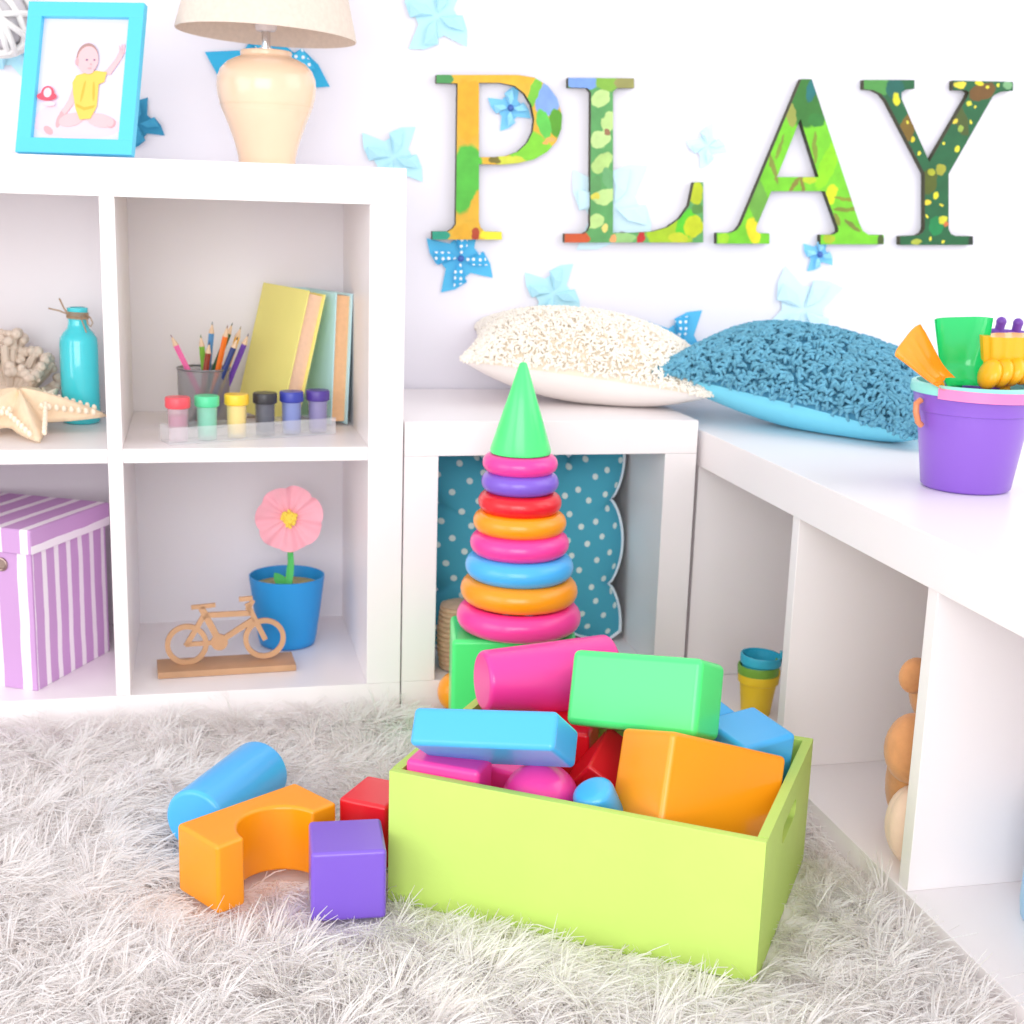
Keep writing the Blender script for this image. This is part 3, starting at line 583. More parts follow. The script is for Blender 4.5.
mb.build('flower_centre', mat('centre_yellow', (250, 222, 90), rough=.8), bl)

# ------------------------------------------------------------------ polka-dot pillow in the cube bench
pk = tag(empty('polka_dot_pillow', (.2215, .145, .0555), (-.08, 0, 0)), 'teal polka-dot pillow with scalloped white edge inside the cube bench', 'pillow')
DOT = mat('teal_polka', (74, 170, 196), rough=.85)
nt = DOT.node_tree; N = nt.nodes
tc = N.new('ShaderNodeTexCoord'); mp = N.new('ShaderNodeMapping'); mp.inputs['Rotation'].default_value = (PI / 2, 0, .5); vo = N.new('ShaderNodeTexVoronoi'); vo.voronoi_dimensions = '2D'
vo.inputs['Scale'].default_value = 33; vo.inputs['Randomness'].default_value = .3
rp = N.new('ShaderNodeValToRGB'); rp.color_ramp.elements[0].position = .14; rp.color_ramp.elements[0].color = lin((222, 236, 232)); rp.color_ramp.elements[1].position = .18; rp.color_ramp.elements[1].color = lin((74, 170, 196))
nt.links.new(tc.outputs['Object'], mp.inputs['Vector']); nt.links.new(mp.outputs[0], vo.inputs['Vector']); nt.links.new(vo.outputs['Distance'], rp.inputs['Fac']); nt.links.new(rp.outputs['Color'], N['Principled BSDF'].inputs['Base Color'])
WX, HZ = .152, .150
def scal(t_):
    """outline point of the scalloped rectangle, t in 0..1"""
    per = [(-WX, 0, 1, 0), (WX, 0, 0, 1), (WX, 2 * HZ, -1, 0), (-WX, 2 * HZ, 0, -1)]
    q = (t_ % 1.0) * 4; k = int(q); f = q - k
    x0, z0, dx, dz = per[k]; L_ = 2 * WX if dx else 2 * HZ
    nl = 2; b = abs(math.sin(PI * (f * 2.15 + .425))) ** .6
    nx, nz = dz, -dx
    return x0 + dx * L_ * f + nx * (.024 * b - .012), z0 + dz * L_ * f + nz * (.024 * b - .012)
NP, NJ = 240, 10
mb = MB()
for sd in (-1, 1):
    vs = [(0, sd * .046, HZ)]; fs = []
    for j in range(1, NJ + 1):
        q = j / NJ
        for i in range(NP):
            x, z = scal(i / NP); a_, b_ = min(1, abs(x * q) / (WX + .012)), min(1, abs((z - HZ) * q) / (HZ + .012)); vs.append((x * q, sd * .046 * ((1 - a_ ** 3) * (1 - b_ ** 3)) ** .5 * (1 - q ** 8) ** .5, HZ + (z - HZ) * q))
    for i in range(NP): fs.append((0, 1 + i, 1 + (i + 1) % NP))
    for j in range(NJ - 1):
        for i in range(NP): fs.append((1 + j * NP + i, 1 + (j + 1) * NP + i, 1 + (j + 1) * NP + (i + 1) % NP, 1 + j * NP + (i + 1) % NP))
    mb.add(vs, fs)
mb.build('pillow_cover', DOT, pk, sharp=0, loc=(0, 0, .012))
mb = MB(); pts = [(scal(i / NP)[0], 0, scal(i / NP)[1]) for i in range(NP + 1)]
mb.tube(pts, .0032, 7, cap=False); mb.build('white_trim', mat('trim_white', (232, 240, 248), rough=.8), pk, loc=(0, 0, .012))

# woven pot in the cube bench
wk = tag(empty('woven_pot', (.1, .055, .0505)), 'small beige woven pot at the left inside the cube bench', 'pot')
mb = MB()
for i in range(13):
    r = .031 + .004 * math.sin(PI * i / 12); mb.torus(r - .003, .0043, 32, 8, M=Matrix.Translation((0, 0, .005 + i * .0075)))
mb.build('woven_wall', mat('rattan', (222, 190, 156), rough=.85, noise=.2, nscale=90, bump=.6, bscale=200), wk)
MB().lathe([(.0001, .094), (.022, .094), (.028, .097), (.031, .100), (.024, .103), (.0001, .1035)], 32).build('lid', mat('rattan_lid', (206, 178, 150), rough=.85, noise=.15, nscale=70), wk)

# ------------------------------------------------------------------ cushions
def cushion(name, lab, loc, rot, a, b, h, zfloor, cover, under, tuft, ntuft, tr_, tl, hb=None, seed=1, droop=.6):
    rnd = np.random.default_rng(seed)
    e_ = tag(empty(name, (loc[0], loc[1], zfloor)), lab, 'cushion')
    Mr = Euler(rot).to_matrix(); base = Vector((loc[0], loc[1], zfloor)); hb = hb or h
    def pt(u, v, sd):
        q = max(0.0, (1 - u * u) * (1 - v * v))
        x = a * u * (1 - .10 * (1 - v * v)); y = b * v * (1 - .10 * (1 - u * u)); z = sd * (h if sd > 0 else hb) * q ** .47
        p = Mr @ Vector((x, y, z)) + Vector(loc) - base
        if p.z < .002: p.z = .002
        if p.y + base.y > YW - .006: p.y = YW - .006 - base.y
        return p
    n = 36
    ss = [math.sin(PI / 2 * (2 * i / n - 1)) for i in range(n + 1)]
    for sd, nm, m in ((1, 'front_fabric', cover), (-1, 'back_fabric', under)):
        mb = MB(); vs = [pt(u_, v_, sd) for v_ in ss for u_ in ss]
        fs = [(j * (n + 1) + i, j * (n + 1) + i + 1, (j + 1) * (n + 1) + i + 1, (j + 1) * (n + 1) + i) for j in range(n) for i in range(n)]
        mb.add(vs, fs); mb.build(nm, m, e_, sharp=0)
    V_, F_ = [], []
    NS, SEG = 5, 3
    for i in range(ntuft):
        u_, v_ = rnd.uniform(-1, 1, 2)
        u_ = math.sin(PI / 2 * u_) * .995; v_ = math.sin(PI / 2 * v_) * .995
        p = pt(u_, v_, 1); d = .004
        n_ = (pt(min(u_ + d, 1), v_, 1) - pt(max(u_ - d, -1), v_, 1)).cross(pt(u_, min(v_ + d, 1), 1) - pt(u_, max(v_ - d, -1), 1))
        if n_.length < 1e-12: continue
        n_.normalize()
        tg = Vector(rnd.normal(0, 1, 3)); tg -= n_ * tg.dot(n_); tg.normalize()
        L_ = tl * rnd.uniform(.7, 1.25)
        dn = Vector((0, 0, -1)) * droop
        p1 = p + n_ * L_ * .5 + tg * L_ * .12; p2 = p1 + (n_ * .35 + tg * .75 + dn).normalized() * L_ * .55
        pts = [p, p1, (p1 * .45 + p2 * .55) + n_ * L_ * .05, p2]
        bidx = len(V_); up = tg.orthogonal().normalized()
        for k, q in enumerate(pts):
            t_ = (pts[min(k + 1, 3)] - pts[max(k - 1, 0)]).normalized(); up = (up - t_ * up.dot(t_)).normalized(); w = t_.cross(up)
            rr = tr_ * (1.0 if k < 3 else .75)
            for j in range(NS):
                an = 2 * PI * j / NS; V_.append(q + (up * math.cos(an) + w * math.sin(an)) * rr)
        for k in range(3):
            for j in range(NS): F_.append((bidx + k * NS + j, bidx + k * NS + (j + 1) % NS, bidx + (k + 1) * NS + (j + 1) % NS, bidx + (k + 1) * NS + j))
        F_.append(tuple(bidx + 3 * NS + j for j in range(NS)))
    V_ = [(p.x, min(p.y, YW - .004 - base.y), max(p.z, .001)) for p in V_]
    mb = MB(); mb.add(V_, F_)
    o = mb.build('shaggy_pile', tuft, e_, sharp=0); o['kind'] = 'stuff'
    return e_
cushion('shaggy_cushion', 'cream shaggy cushion lying on the cube bench against the wall', (.328, .212, .506), (.14, .11, -.26), .190, .120, .074, BH,
        mat('cream_fabric', (240, 228, 208), rough=.9), mat('cream_underside', (236, 228, 224), rough=.85, bump=.2, bscale=50),
        mat('cream_pile', (251, 244, 233), rough=.95, noise=.05, nscale=90), 8200, .0018, .010, hb=.066, seed=3, droop=.35)
cushion('shaggy_cushion', 'blue shaggy cushion with smooth pale blue underside on the right bench', (.660, .064, .486), (.10, .145, -.74), .204, .152, .078, RH,
        mat('blue_fabric', (70, 140, 172), rough=.9), mat('blue_underside', (126, 214, 238), rough=.8, bump=.15, bscale=50),
        mat('blue_pile', (106, 172, 198), rough=.95, noise=.22, nscale=70), 5000, .0027, .017, hb=.066, seed=5, droop=.5)

# ------------------------------------------------------------------ purple bucket with sand toys
bu = tag(empty('toy_bucket', (.6320, -.4265, RH + .0005)), 'purple toy bucket full of sand toys on the right bench', 'bucket')
VIO = plastic('violet_bucket', (138, 92, 202), .35)
MB().lathe([(.0001, 0), (.050, 0), (.0532, .003), (.0660, .094), (.0690, .095), (.0715, .113), (.0725, .114), (.0725, .1165), (.0690, .1165), (.0655, .094), (.0520, .005), (.0001, .004)], 64).build('bucket_body', VIO, bu, sharp=45)
MB().lathe([(.0690, .1166), (.0752, .1166), (.0758, .119), (.0752, .1275), (.0735, .129), (.0690, .129)], 64, closed=True).build('rim_band', mat('mint_plastic', (146, 226, 216), rough=.35, coat=.2), bu, sharp=45)
mb = MB(); vs = []; fs = []; K = 34
for i in range(K + 1):
    a = math.radians(-153 + 175 * i / K)
    dz = -.004 * i / K
    for (r, z) in ((.0762, .114), (.0790, .114), (.0790, .1262), (.0762, .1262)): vs.append((r * math.cos(a), r * math.sin(a), z + dz))
for i in range(K):
    for j in range(4): fs.append((i * 4 + j, i * 4 + (j + 1) % 4, (i + 1) * 4 + (j + 1) % 4, (i + 1) * 4 + j))
fs += [(0, 1, 2, 3), (K * 4 + 3, K * 4 + 2, K * 4 + 1, K * 4)]
mb.add(vs, fs); mb.build('folded_handle', mat('handle_pink', (246, 130, 186), rough=.35, coat=.2), bu, sharp=45)
for sx in (-1, 1):
    mb = MB().tube([(sx * .0735, -.004, .108), (sx * .0800, -.006, .104), (sx * .0805, -.008, .094), (sx * .0765, -.008, .082), (sx * .071, -.006, .078)], .0038, 10)
    mb.build('handle_lug', mat('lug_orange', (222, 140, 96), rough=.4), bu)
SGR = mat('scoop_green', (34, 205, 112), rough=.22, coat=.4); SOR = mat('toy_amber', (252, 180, 26), rough=.35, coat=.2); SVI = mat('toy_violet', (112, 62, 168), rough=.35)
def bladed(name, lab, loc, rot, w0, w1, L_, dep, m, handle=.07, hr=.006, ribs=0, curl=.0):
    """scoop: curved tray with side walls, handle going down"""
    e_ = tag(empty(name, loc, rot), lab, 'sand toy')
    vs = []; nx, nz = 12, 14
    for th in (0, .0022):
        for j in range(nz + 1):
            q = j / nz; w = w0 + (w1 - w0) * q
            for i in range(nx + 1):
                s = 2 * i / nx - 1
                y = -dep * (abs(s) ** 5) * (1 - .55 * q) - dep * .9 * max(0, 1 - q * 3.2) ** 2 + curl * q * q
                vs.append((s * w / 2, y + th + (.0012 * math.cos(ribs * PI * s) if ribs and q < .9 else 0), q * L_))
    fs = []; S = (nx + 1) * (nz + 1)
    for j in range(nz):
        for i in range(nx):
            a = j * (nx + 1) + i; f = (a, a + 1, a + nx + 2, a + nx + 1); fs.append(f); fs.append(tuple(S + x for x in reversed(f)))
    bd = [i for i in range(nx + 1)] + [(j + 1) * (nx + 1) + nx for j in range(nz)] + [nz * (nx + 1) + i for i in reversed(range(nx))] + [j * (nx + 1) for j in reversed(range(1, nz))]
    for k in range(len(bd)): fs.append((bd[k], bd[(k + 1) % len(bd)], S + bd[(k + 1) % len(bd)], S + bd[k]))
    mb = MB(); mb.add(vs, fs); mb.build('blade', m, e_, sharp=60)
    MB().tube([(0, -dep * .4, .006), (0, -dep * .2, -.012), (0, 0, -handle)], [hr * 1.5, hr, hr], 12).build('handle', m, e_)
    return e_
bladed('toy_scoop', 'translucent green sand scoop standing in the purple bucket', (.611, -.412, .553), (.10, -.05, -.12), .050, .072, .078, .026, SGR, handle=.085)
bladed('toy_shovel', 'small orange sand shovel at the left of the purple bucket', (.566, -.446, .558), (.10, -.86, .2), .020, .048, .076, .012, mat('shovel_orange', (250, 160, 36), rough=.35, coat=.2), handle=.085, hr=.0045, ribs=3)
e_ = tag(empty('toy_rake', (.690, -.385, .560), (.05, .06, -.1)), 'violet sand rake behind the amber mould in the bucket', 'sand toy')
mb = MB().tube([(0, 0, -.085), (0, 0, .045)], .006, 12); mb.build('handle', SVI, e_)
mb = MB().box((.008, 0, .045), (.060, .012, .018), .004, 3); mb.build('head', SVI, e_)
for k in range(3):
    mb = MB().tube([(-.012 + k * .022, 0, .050), (-.012 + k * .022, -.002, .062)], [.0055, .0058], 12); mb.ball((-.012 + k * .022, -.002, .063), .0062, n=12, k=8); mb.build('tine', SVI, e_)
e_ = tag(empty('sand_mould', (.664, -.442, .556), (.02, -.05, -.15)), 'amber ribbed sand mould at the right of the purple bucket', 'sand toy')
mb = MB(); vs = []; fs = []; NI, NJ = 72, 10
for j in range(NJ + 1):
    q = j / NJ
    for i in range(NI):
        a = 2 * PI * i / NI; r = (.029 + .004 * q) * (1 + .05 * math.sin(12 * a)); vs.append((r * 1.05 * math.cos(a), r * .8 * math.sin(a), .020 + q * .036))
for j in range(NJ):
    for i in range(NI): fs.append((j * NI + i, j * NI + (i + 1) % NI, (j + 1) * NI + (i + 1) % NI, (j + 1) * NI + i))
fs.append(tuple(reversed(range(NI)))); fs.append(tuple(NJ * NI + i for i in range(NI)))
mb.add(vs, fs); mb.build('ribbed_cup', SOR, e_, sharp=50)
mb = MB()
for k in range(6): mb.ball((-.032 + k * .0145, -.022 + .0015 * k, .013 + .0012 * k), (.011, .022, .0185), rot=(0, .35, 0), n=20, k=12)
mb.build('fluted_claw', SOR, e_, sharp=50)
MB().tube([(-.005, -.005, .006), (0, 0, -.06)], .0062, 12).build('handle', SOR, e_)

# ------------------------------------------------------------------ nested cups, teddy, jar in the right bench
def cup(lab, z, col, nm, tilt):
    e_ = tag(empty('toy_cup', (.502, -.150, z), tilt), lab, 'toy cup', 'nested toy cups'); e_.scale = (1.06, 1.06, 1.28)
    m = mat('cup_' + nm, col, rough=.4)
    MB().lathe([(.0001, 0), (.0190, 0), (.0200, .002), (.0262, .046), (.0250, .046), (.0190, .004), (.0001, .003)], 36).build('cup_wall', m, e_, sharp=45)
    MB().lathe([(.0262, .038), (.0278, .039), (.0284, .047), (.0276, .049), (.0258, .049), (.0258, .040)], 36, closed=True).build('rim', m, e_, sharp=45)
    MB().box((.0265, 0, .050), (.004, .010, .010), .001, 2).build('tab', m, e_, wn=True)
cup('yellow toy cup at the bottom of the nested stack', .0305, (240, 200, 40), 'yellow', (0, .02, -.3))
cup('green toy cup in the middle of the nested stack', .0435, (120, 170, 60), 'green', (0, .0, -.1))
cup('blue toy cup on top of the nested stack', .0590, (54, 178, 208), 'blue', (0, .05, -.35))

td = tag(empty('teddy_bear', (.543, -.588, .0305), (0, 0, .1)), 'tan plush teddy bear half hidden inside the right bench', 'teddy bear')
FUR = mat('tan_plush', (214, 150, 98), rough=.95, noise=.1, nscale=60, bump=.5, bscale=160, sheen=.3)
PALE = mat('peach_plush', (252, 218, 196), rough=.95, noise=.04, nscale=60, bump=.4, bscale=160, sheen=.3)
mb = MB()
mb.ball((0, .012, .078), (.060, .052, .078), n=28, k=18); mb.ball((.004, .004, .190), (.050, .048, .050), n=28, k=18)
mb.build('body', FUR, td)
for sx in (-1, 1):
    MB().ball((sx * .050, .004, .214), (.020, .012, .021), n=18, k=12).build('ear', FUR, td)
    MB().ball((sx * .056, -.012, .134), (.032, .028, .041), n=22, k=14).build('arm', FUR, td)
    lg = MB().ball((sx * .052, -.020, .046), (.030, .030, .0455), n=22, k=14).build('leg', PALE, td)
    MB().ball((sx * .054, -.027, .047), (.0305, .026, .0468), n=22, k=14).build('foot_sole', PALE, lg)
    MB().ball((sx * .020, -.043, .204), .0055, n=10, k=8).build('eye', mat('eye_black', (25, 22, 22), rough=.2), td)
MB().ball((0, -.044, .184), (.024, .020, .020), n=20, k=12).build('muzzle', PALE, td)
MB().ball((0, -.063, .190), (.008, .005, .006), n=12, k=8).build('nose', mat('nose_brown', (70, 45, 35), rough=.4), td)

jr = tag(empty('storage_jar', (.592, -.772, .0305)), 'light blue jar with a white lid at the right edge, inside the right bench', 'jar')
MB().lathe([(.0001, 0), (.046, 0), (.050, .004), (.052, .02), (.051, .096), (.047, .100), (.0001, .100)], 40).build('jar_body', mat('jar_blue', (150, 196, 228), rough=.35), jr, sharp=50)
MB().lathe([(.0001, .1002), (.050, .1002), (.0535, .103), (.0535, .124), (.050, .128), (.0001, .129)], 40).build('lid', mat('jar_lid', (232, 232, 248), rough=.5), jr, sharp=50)

# ------------------------------------------------------------------ toy box (lime) and blocks
BX, BY, BA, BL, BW, BHH = -.0943, -.5558, -.5928, .4017, .2890, .1556
tb = tag(empty('toy_box', (BX, BY, .0045), (0, 0, BA)), 'lime green wooden crate full of toy blocks on the rug', 'crate')
z0, z1, th = 0, BHH - .0045, .0105
def BP(name, x0, x1, y0, y1, a, b): return MB().box(((x0 + x1) / 2, (y0 + y1) / 2, (a + b) / 2), (x1 - x0, y1 - y0, b - a), .0012, 2).build(name, LIME, tb, wn=True)
BP('front_panel', 0, BL, 0, th, z0, z1); BP('back_panel', 0, BL, BW - th, BW, z0, z1); BP('bottom_panel', th, BL - th, th, BW - th, .002, .012)
def endpanel(x0, x1):
    # panel with an oval hand hole
    yc, zc, hw, hh = BW / 2, z1 - .040, .042, .011
    out = [(th, z0), (BW - th, z0), (BW - th, z1), (th, z1)]
    hole = []
    for i in range(28):
        a = 2 * PI * i / 28; cx = hw - hh
        hole.append((yc + (cx if math.cos(a) > 0 else -cx) + hh * math.cos(a), zc + hh * math.sin(a)))
    flat = out + hole; tris = tessellate_polygon([[Vector((p[0], p[1], 0)) for p in out], [Vector((p[0], p[1], 0)) for p in hole]])
    mb = MB()
    for x in (x0, x1): mb.add([(x, p[0], p[1]) for p in flat], [tuple(t_) for t_ in tris])
    for l in (out, hole):
        n = len(l); mb.add([(x0, p[0], p[1]) for p in l] + [(x1, p[0], p[1]) for p in l], [(i, (i + 1) % n, n + (i + 1) % n, n + i) for i in range(n)])
    mb.build('end_panel', LIME, tb, smooth=False)
endpanel(0, th); endpanel(BL - th, BL)

def block(lab, m, d, loc, rot, r=.006, cat='toy block', group='toy blocks in the crate'):
    o = MB().box((0, 0, 0), d, r, 4).build('toy_block', m, wn=True, loc=loc, rot=rot, sharp=0)
    return tag(o, lab, cat, group)
UB = .078
def cyl(lab, m, r0, r1, L_, loc, axis, group='toy blocks in the crate', name='toy_cylinder', rr=.005):
    pr_ = [(.0001, -L_ / 2)]
    for k in range(5): a = PI / 2 * k / 4; pr_.append((r0 - rr + rr * math.sin(a), -L_ / 2 + rr - rr * math.cos(a)))
    for k in range(5): a = PI / 2 * k / 4; pr_.append((r1 - rr + rr * math.cos(a), L_ / 2 - rr + rr * math.sin(a)))
    pr_.append((.0001, L_ / 2))
    o = MB().lathe(pr_, 56).build(name, m, loc=loc, sharp=0)
    w = o.modifiers.new('normals', 'WEIGHTED_NORMAL'); w.weight = 100
    o.rotation_mode = 'QUATERNION'; o.rotation_quaternion = Vector(axis).to_track_quat('Z', 'Y')
    return tag(o, lab, 'toy block', group)
def uv(u_, v_, z):
    c, s = math.cos(BA), math.sin(BA); return Vector((BX + u_ * c - v_ * s, BY + u_ * s + v_ * c, z))
block('big green block lying topmost on the heap in the crate', GREEN, (.158, .068, .084), (.1935, -.5381, .219), (-.3785, -.1301, -.7689), .008)
block('flat blue plank block resting across the front left of the crate', BLUE, (.160, .078, .041), (.0141, -.581, .1965), (-.6126, -.1282, -.5689), .006)
block('big orange block tilted in the front right of the crate', ORANGE, (.160, .086, .1086), (.2245, -.6350, .1425), (-.3095, .3422, .2566), .006)
block('blue cube at the right end of the crate', BLUE, (.074, .074, .076), (.3085, -.5620, .1490), (.054, .1262, -1.2539), .006)
block('red cube sunk in the middle of the crate', RED, (UB, UB, UB), (.1576, -.5348, .1110), (.3182, .6008, -.4253), .004)
block('pink block in the front left corner of the crate', PINK, (.084, .044, .078), tuple(uv(.055, .034, .128)), (0, 0, BA + .03), .006)
block('dark pink block between the ball and the pink corner block', PINK, (.06, .06, .06), tuple(uv(.085, .118, .118)), (.2, .1, BA), .005)
block('blue block wedged under the big green block', BLUE, (.06, .04, .06), tuple(uv(.222, .236, .122)), (.1, .75, BA), .005)
block('added red block standing in for the shaded underside of the pink cylinder', RED, (.07, .06, .07), tuple(uv(.125, .215, .124)), (.1, 0, BA + .1), .005)  # added block, its red stands in for shade under the pink cylinder
block('blue block behind the green one, only its top showing', BLUE, (.06, .045, .07), tuple(uv(.285, .242, .160)), (.25, .5, BA - .1), .005)
cyl('pink cylinder lying on top of the heap, in front of the ring tower', PINK, .0360, .0470, .162, tuple((uv(.030, .190, .199) + uv(.150, .290, .195)) / 2), uv(.150, .290, .195) - uv(.030, .190, .199), rr=.006)
cyl('blue cylinder standing up behind the crate front, beside the ball', BLUE, .0225, .0225, .078, tuple(uv(.224, .050, .126)), (-.42, -.1, .9), rr=.009)
o = MB().ball((0, 0, 0), .042, n=48, k=32).build('toy_ball', PINK, loc=(.0641, -.5901, .1244)); tag(o, 'pink ball peeking over the front of the crate', 'ball', 'toy blocks in the crate')

# loose blocks on the rug
G2 = 'loose toy blocks on the rug'
block('purple cube on the rug at the left of the crate', PURPLE, (UB, UB, UB), (-.1395, -.5661, .051), (0, 0, -.052), .0045, group=G2)
block('red block on the rug behind the purple cube', RED, (.060, .070, UB), (-.0945, -.4596, .051), (0, 0, -.60), .005, group=G2)
Lx, Ly, rA = .0790, .0375, .0445
pts = [(-Lx, Ly), (-Lx, -Ly)] + [(-rA, -Ly)] + [(rA * math.cos(a), -Ly + rA * math.sin(a)) for a in [PI - PI * i / 20 for i in range(1, 20)]] + [(rA, -Ly), (Lx, -Ly), (Lx, Ly)]
o = MB().prism(pts, -.039, .039, .0045, 3).build('toy_arch', ORANGE, wn=True, loc=(-.2284, -.4979, .0515), rot=(0, 0, .588), sharp=0)
tag(o, 'orange arch block lying on its back edge on the rug', 'toy block', G2)
a_, b_ = Vector((-.2994, -.4427, .0515)), Vector((-.2074, -.2892, .0515)); d_ = (b_ - a_).normalized()
cyl('blue cylinder lying on the rug behind the orange arch', BLUE, .0375, .039, .156, tuple((a_ + b_) / 2 + Vector((-.004, .006, 0))), d_, group=G2, rr=.006)

# ------------------------------------------------------------------ ring stacking tower
TX, TY = .144, -.140
ts = tag(empty('stacking_tower_base', (TX - .006, -.130, .010), (0, 0, -.16)), 'green square base of the ring tower behind the crate', 'toy base')
BT = .1705 - .010
MB().box((0, 0, BT / 2), (.172, .118, BT), .007, 4).build('base_block', GREEN, ts, wn=True, sharp=0)
MB().lathe([(.012, BT - .002), (.010, .395), (.006, .402), (.0001, .4022)], 20).build('pole', GREEN, ts, loc=(.004, -.010, 0))
rings = [(62.2, 616.6, PINK, 'largest pink ring, lowest on the tower'), (58.7, 590.3, ORANGE, 'large orange ring, second from the bottom of the tower'), (54.3, 566.6, BLUE, 'blue ring in the lower half of the tower'),
         (49.7, 544.0, PINK, 'middle pink ring of the tower, between the blue and orange rings'), (46.8, 523.0, ORANGE, 'small orange ring on the tower, under the red ring'), (41.9, 503.3, RED, 'red ring in the upper half of the tower'),
         (38.9, 483.5, PURPLE, 'purple ring, second from the top of the tower'), (37.85, 465.0, PINK, 'smallest pink ring, topmost ring under the green cone')]
RZ = [.1862, .2243, .2582, .2905, .3202, .3478, .3755, .4012]
for (w, v_, m, lab), z, i in zip(rings, RZ, range(8)):
    Ro = w / (721 + (z - .18) * 95)
    mr = .0178 if i == 0 else (.0172 if i < 4 else .0140)
    gap = (RZ[i] - RZ[i - 1]) if i else .038
    fl = (.019 if i == 0 else gap / 2 + .0005) / mr
    mb = MB().torus(Ro - mr, mr, 64, 20, flat=min(fl, 1.05))
    o = mb.build('stacking_ring', m, loc=(TX - .0005 - .005 * i / 7, TY, z + .005)); tag(o, lab, 'toy ring', 'rings stacked on the toy tower')
    o.rotation_euler = (random.uniform(-.01, .01), random.uniform(-.012, .012), 0)
o = MB().lathe([(.036, 0), (.0405, .0015), (.0412, .006), (.0055, .120), (.0040, .1225), (.0001, .1235)], 56).build('cone_top', GREEN, loc=(TX - .0055, TY, .4190), sharp=60)
tag(o, 'green cone crowning the ring tower', 'toy cone')
o = MB().ball((.0813, -.036, .0447), .031, n=32, k=20).build('toy_ball', ORANGE, off=(.0813, -.036, .0447)); o.location = (.0813, -.036, .0447)
tag(o, 'orange ball mostly hidden behind the green tower base', 'ball')

# ------------------------------------------------------------------ shaggy rug
rg = tag(empty('shaggy_rug', (-.25, -.6, 0)), 'white long-pile shaggy rug covering the floor', 'rug')
X0, X1, Y0, Y1 = -.98, .448, -1.22, -.006
MB().box(((X0 + X1) / 2 + .25, (Y0 + Y1) / 2 + .6, .0015), (X1 - X0, Y1 - Y0, .003), .0005, 1).build('backing', mat('rug_backing', (240, 234, 231), rough=.95, noise=.06, nscale=40), rg, wn=True)
def inside(x, y, cx, cy, a, hx, hy):
    c, s = math.cos(a), math.sin(a); dx, dy = x - cx, y - cy
    u_, v_ = dx * c + dy * s, -dx * s + dy * c
    return (np.abs(u_) < hx) & (np.abs(v_) < hy)
rnd = np.random.default_rng(11)
NC, PER = 18000, 17
cx = rnd.uniform(X0 + .004, X1 - .004, NC); cy = rnd.uniform(Y0 + .004, Y1 - .004, NC)
vis = (cy > -.95) & (cx > -.80)
cx, cy = cx[vis], cy[vis]; NC = len(cx)
th0 = 2.2 * np.sin(7 * cx + 3 * np.cos(5 * cy)) + 2.0 * np.cos(9 * cy - 4 * cx) + rnd.normal(0, 1.5, NC)
tl0 = np.where(rnd.random(NC) < .10, rnd.uniform(.5, .95, NC), np.clip(rnd.normal(1.30, .14, NC), .9, 1.5))
ln0 = rnd.uniform(.030, .062, NC)
x = np.repeat(cx, PER) + rnd.normal(0, .0035, NC * PER); y = np.repeat(cy, PER) + rnd.normal(0, .0035, NC * PER)
th = np.repeat(th0, PER) + rnd.normal(0, .32, NC * PER); tl = np.clip(np.repeat(tl0, PER) + rnd.normal(0, .14, NC * PER), .2, 1.54); ln = np.repeat(ln0, PER) * rnd.uniform(.7, 1.15, NC * PER)
ok = (x > X0) & (x < X1 - .002) & (y > Y0) & (y < Y1 - .002)
for (ox, oy, oa, hx, hy) in FOOT:
    ok &= ~inside(x, y, ox, oy, oa, hx, hy)
# strands must not end inside what stands on the rug
tipx = x + np.cos(th) * ln * np.sin(tl) * .95; tipy = y + np.sin(th) * ln * np.sin(tl) * .95
for (ox, oy, oa, hx, hy) in FOOT:
    ok &= ~inside(tipx, tipy, ox, oy, oa, hx - .001, hy - .001)
    ok &= ~inside((x + tipx) / 2, (y + tipy) / 2, ox, oy, oa, hx - .001, hy - .001)
ok &= (tipx < X1 - .005) & (tipy < Y1 - .006)
x, y, th, tl, ln = x[ok], y[ok], th[ok], tl[ok], ln[ok]; n = len(x)
near = np.full(n, 1.0)
for (ox, oy, oa, hx, hy) in FOOT:
    c, s_ = math.cos(oa), math.sin(oa); dx, dy = x - ox, y - oy
    u_ = np.abs(dx * c + dy * s_) - hx; v_ = np.abs(-dx * s_ + dy * c) - hy
    near = np.minimum(near, np.hypot(np.maximum(u_, 0), np.maximum(v_, 0)))
press = np.clip((near - .002) / .085, 0, 1) ** .8
press = np.where(rnd.random(n) < .035, np.maximum(press, .75), press)
tl = tl * press + 1.5 * (1 - press); ln = ln * (.55 + .45 * press)
wav = rnd.normal(0, .30, n)
wdt = rnd.uniform(.0004, .0009, n)
dirx, diry = np.cos(th), np.sin(th); px_, py_ = -diry, dirx
rows = []; lift = rnd.uniform(0, .007, n) * press
for q, ww in ((0, .8), (.34, 1.0), (.7, .85), (1.0, .15)):
    ang = tl * (.45 + .75 * q)              # bends over along its length
    hor = ln * q * np.sin(np.minimum(tl * (.55 + .45 * q), 1.5)); ver = ln * q * np.cos(np.minimum(tl * (.55 + .45 * q), 1.5))
    zc = np.maximum(.0025 + ver + lift * q, .0035)
    for sg in (-1, 1):
        lat = ln * wav * q * q + sg * wdt * ww
        rows.append(np.stack([x + dirx * hor + px_ * lat, y + diry * hor + py_ * lat, zc + sg * .0004], 1))
V = np.stack(rows, 1).reshape(-1, 3) - np.array([-.25, -.6, 0])
bidx = (np.arange(n) * 8)[:, None]
F = np.concatenate([bidx + np.array([[2 * k, 2 * k + 1, 2 * k + 3, 2 * k + 2]]) for k in range(3)], 1).reshape(-1, 4)
me = bpy.data.meshes.new('pile'); me.vertices.add(len(V)); me.vertices.foreach_set('co', V.ravel().astype(np.float32))
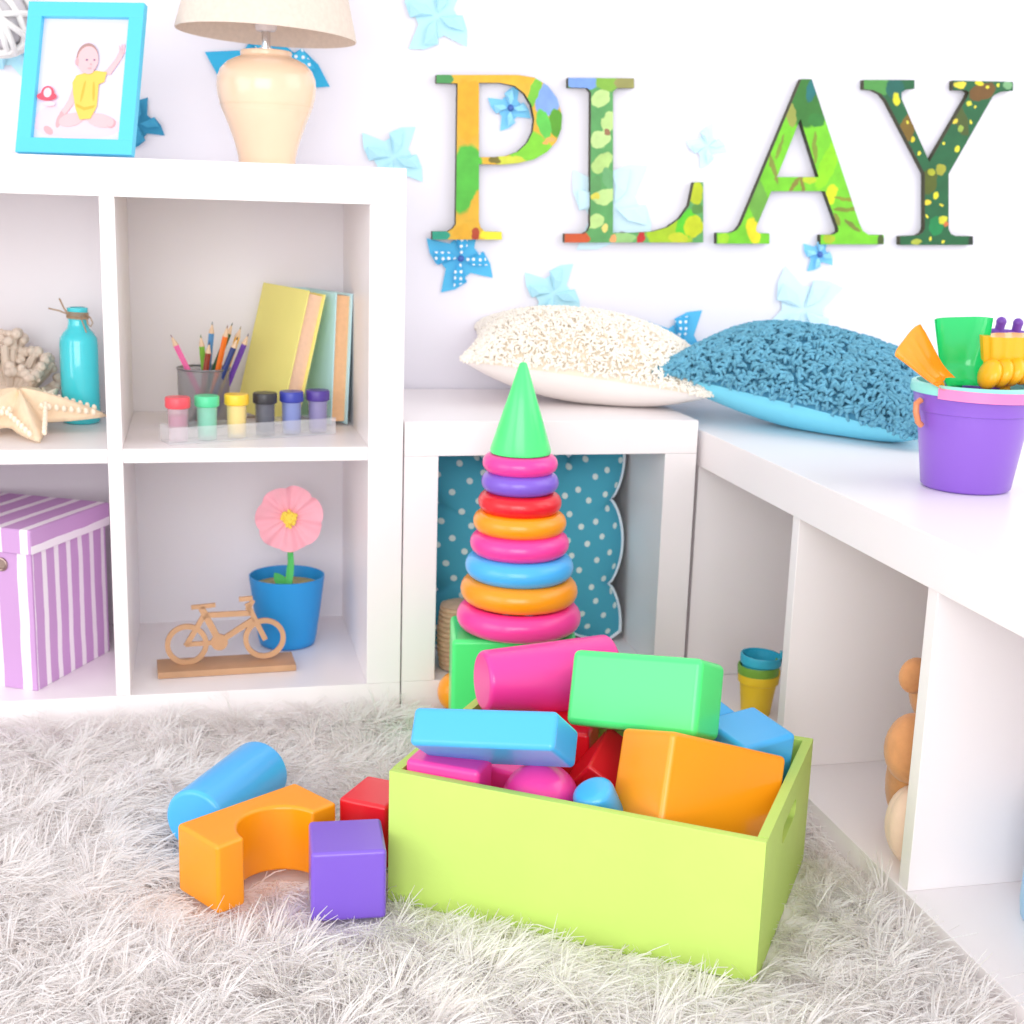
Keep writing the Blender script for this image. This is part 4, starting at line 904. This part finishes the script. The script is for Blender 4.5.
me.loops.add(F.size); me.loops.foreach_set('vertex_index', F.ravel().astype(np.int32))
me.polygons.add(len(F)); me.polygons.foreach_set('loop_start', (np.arange(len(F)) * 4).astype(np.int32))
me.polygons.foreach_set('use_smooth', np.ones(len(F), dtype=bool))
me.update(calc_edges=True)
PM = bpy.data.materials.new('rug_pile'); PM.use_nodes = True; nt = PM.node_tree; N = nt.nodes; b = N['Principled BSDF']
ge = N.new('ShaderNodeNewGeometry'); rp = N.new('ShaderNodeValToRGB')
rp.color_ramp.elements[0].color = lin((244, 238, 234)); rp.color_ramp.elements[1].color = lin((255, 254, 254))
e1 = rp.color_ramp.elements.new(.35); e1.color = lin((253, 250, 249))
nt.links.new(ge.outputs['Random Per Island'], rp.inputs['Fac']); nt.links.new(rp.outputs['Color'], b.inputs['Base Color'])
b.inputs['Roughness'].default_value = .42; b.inputs['Specular IOR Level'].default_value = .4
tr_ = N.new('ShaderNodeBsdfTranslucent'); nt.links.new(rp.outputs['Color'], tr_.inputs['Color']); mx = N.new('ShaderNodeMixShader'); mx.inputs['Fac'].default_value = .5
nt.links.new(b.outputs[0], mx.inputs[1]); nt.links.new(tr_.outputs[0], mx.inputs[2]); nt.links.new(mx.outputs[0], N['Material Output'].inputs['Surface'])
me.materials.append(PM)
po = bpy.data.objects.new('pile', me); COL.objects.link(po); po.parent = rg; po['kind'] = 'stuff'

# ------------------------------------------------------------------ light
w = bpy.data.worlds.new('World'); SC.world = w; w.use_nodes = True
bg = w.node_tree.nodes['Background']; bg.inputs['Color'].default_value = (1.0, .985, 1.0, 1); bg.inputs['Strength'].default_value = WORLD
def area(name, loc, target, sx, sy, power, col=(1, 1, 1)):
    l = bpy.data.lights.new(name, 'AREA'); l.shape = 'RECTANGLE'; l.size = sx; l.size_y = sy; l.energy = power; l.color = col
    o = bpy.data.objects.new(name, l); COL.objects.link(o); o.location = loc
    o.rotation_euler = (Vector(target) - Vector(loc)).to_track_quat('-Z', 'Y').to_euler()
    return o
for args in LIGHTS: area(*args)

# ------------------------------------------------------------------ camera
cam = bpy.data.cameras.new('camera'); co = bpy.data.objects.new('camera', cam); COL.objects.link(co)
co.location = (-.2831, -1.8861, .7415); co.rotation_euler = (1.3496, -.0305, -.2251)
cam.sensor_width = 36; cam.lens = 1351.98 / 1024 * 36; cam.clip_start = .01
cam.dof.use_dof = True; cam.dof.focus_distance = 1.40; cam.dof.aperture_fstop = 9.0
SC.camera = co
SC.view_settings.view_transform = 'Standard'; SC.view_settings.look = 'None'; SC.view_settings.exposure = 0; SC.view_settings.gamma = 1
SC.cycles.max_bounces = 12; SC.cycles.transparent_max_bounces = 12; SC.cycles.diffuse_bounces = 6
SC.cycles.use_denoising = True
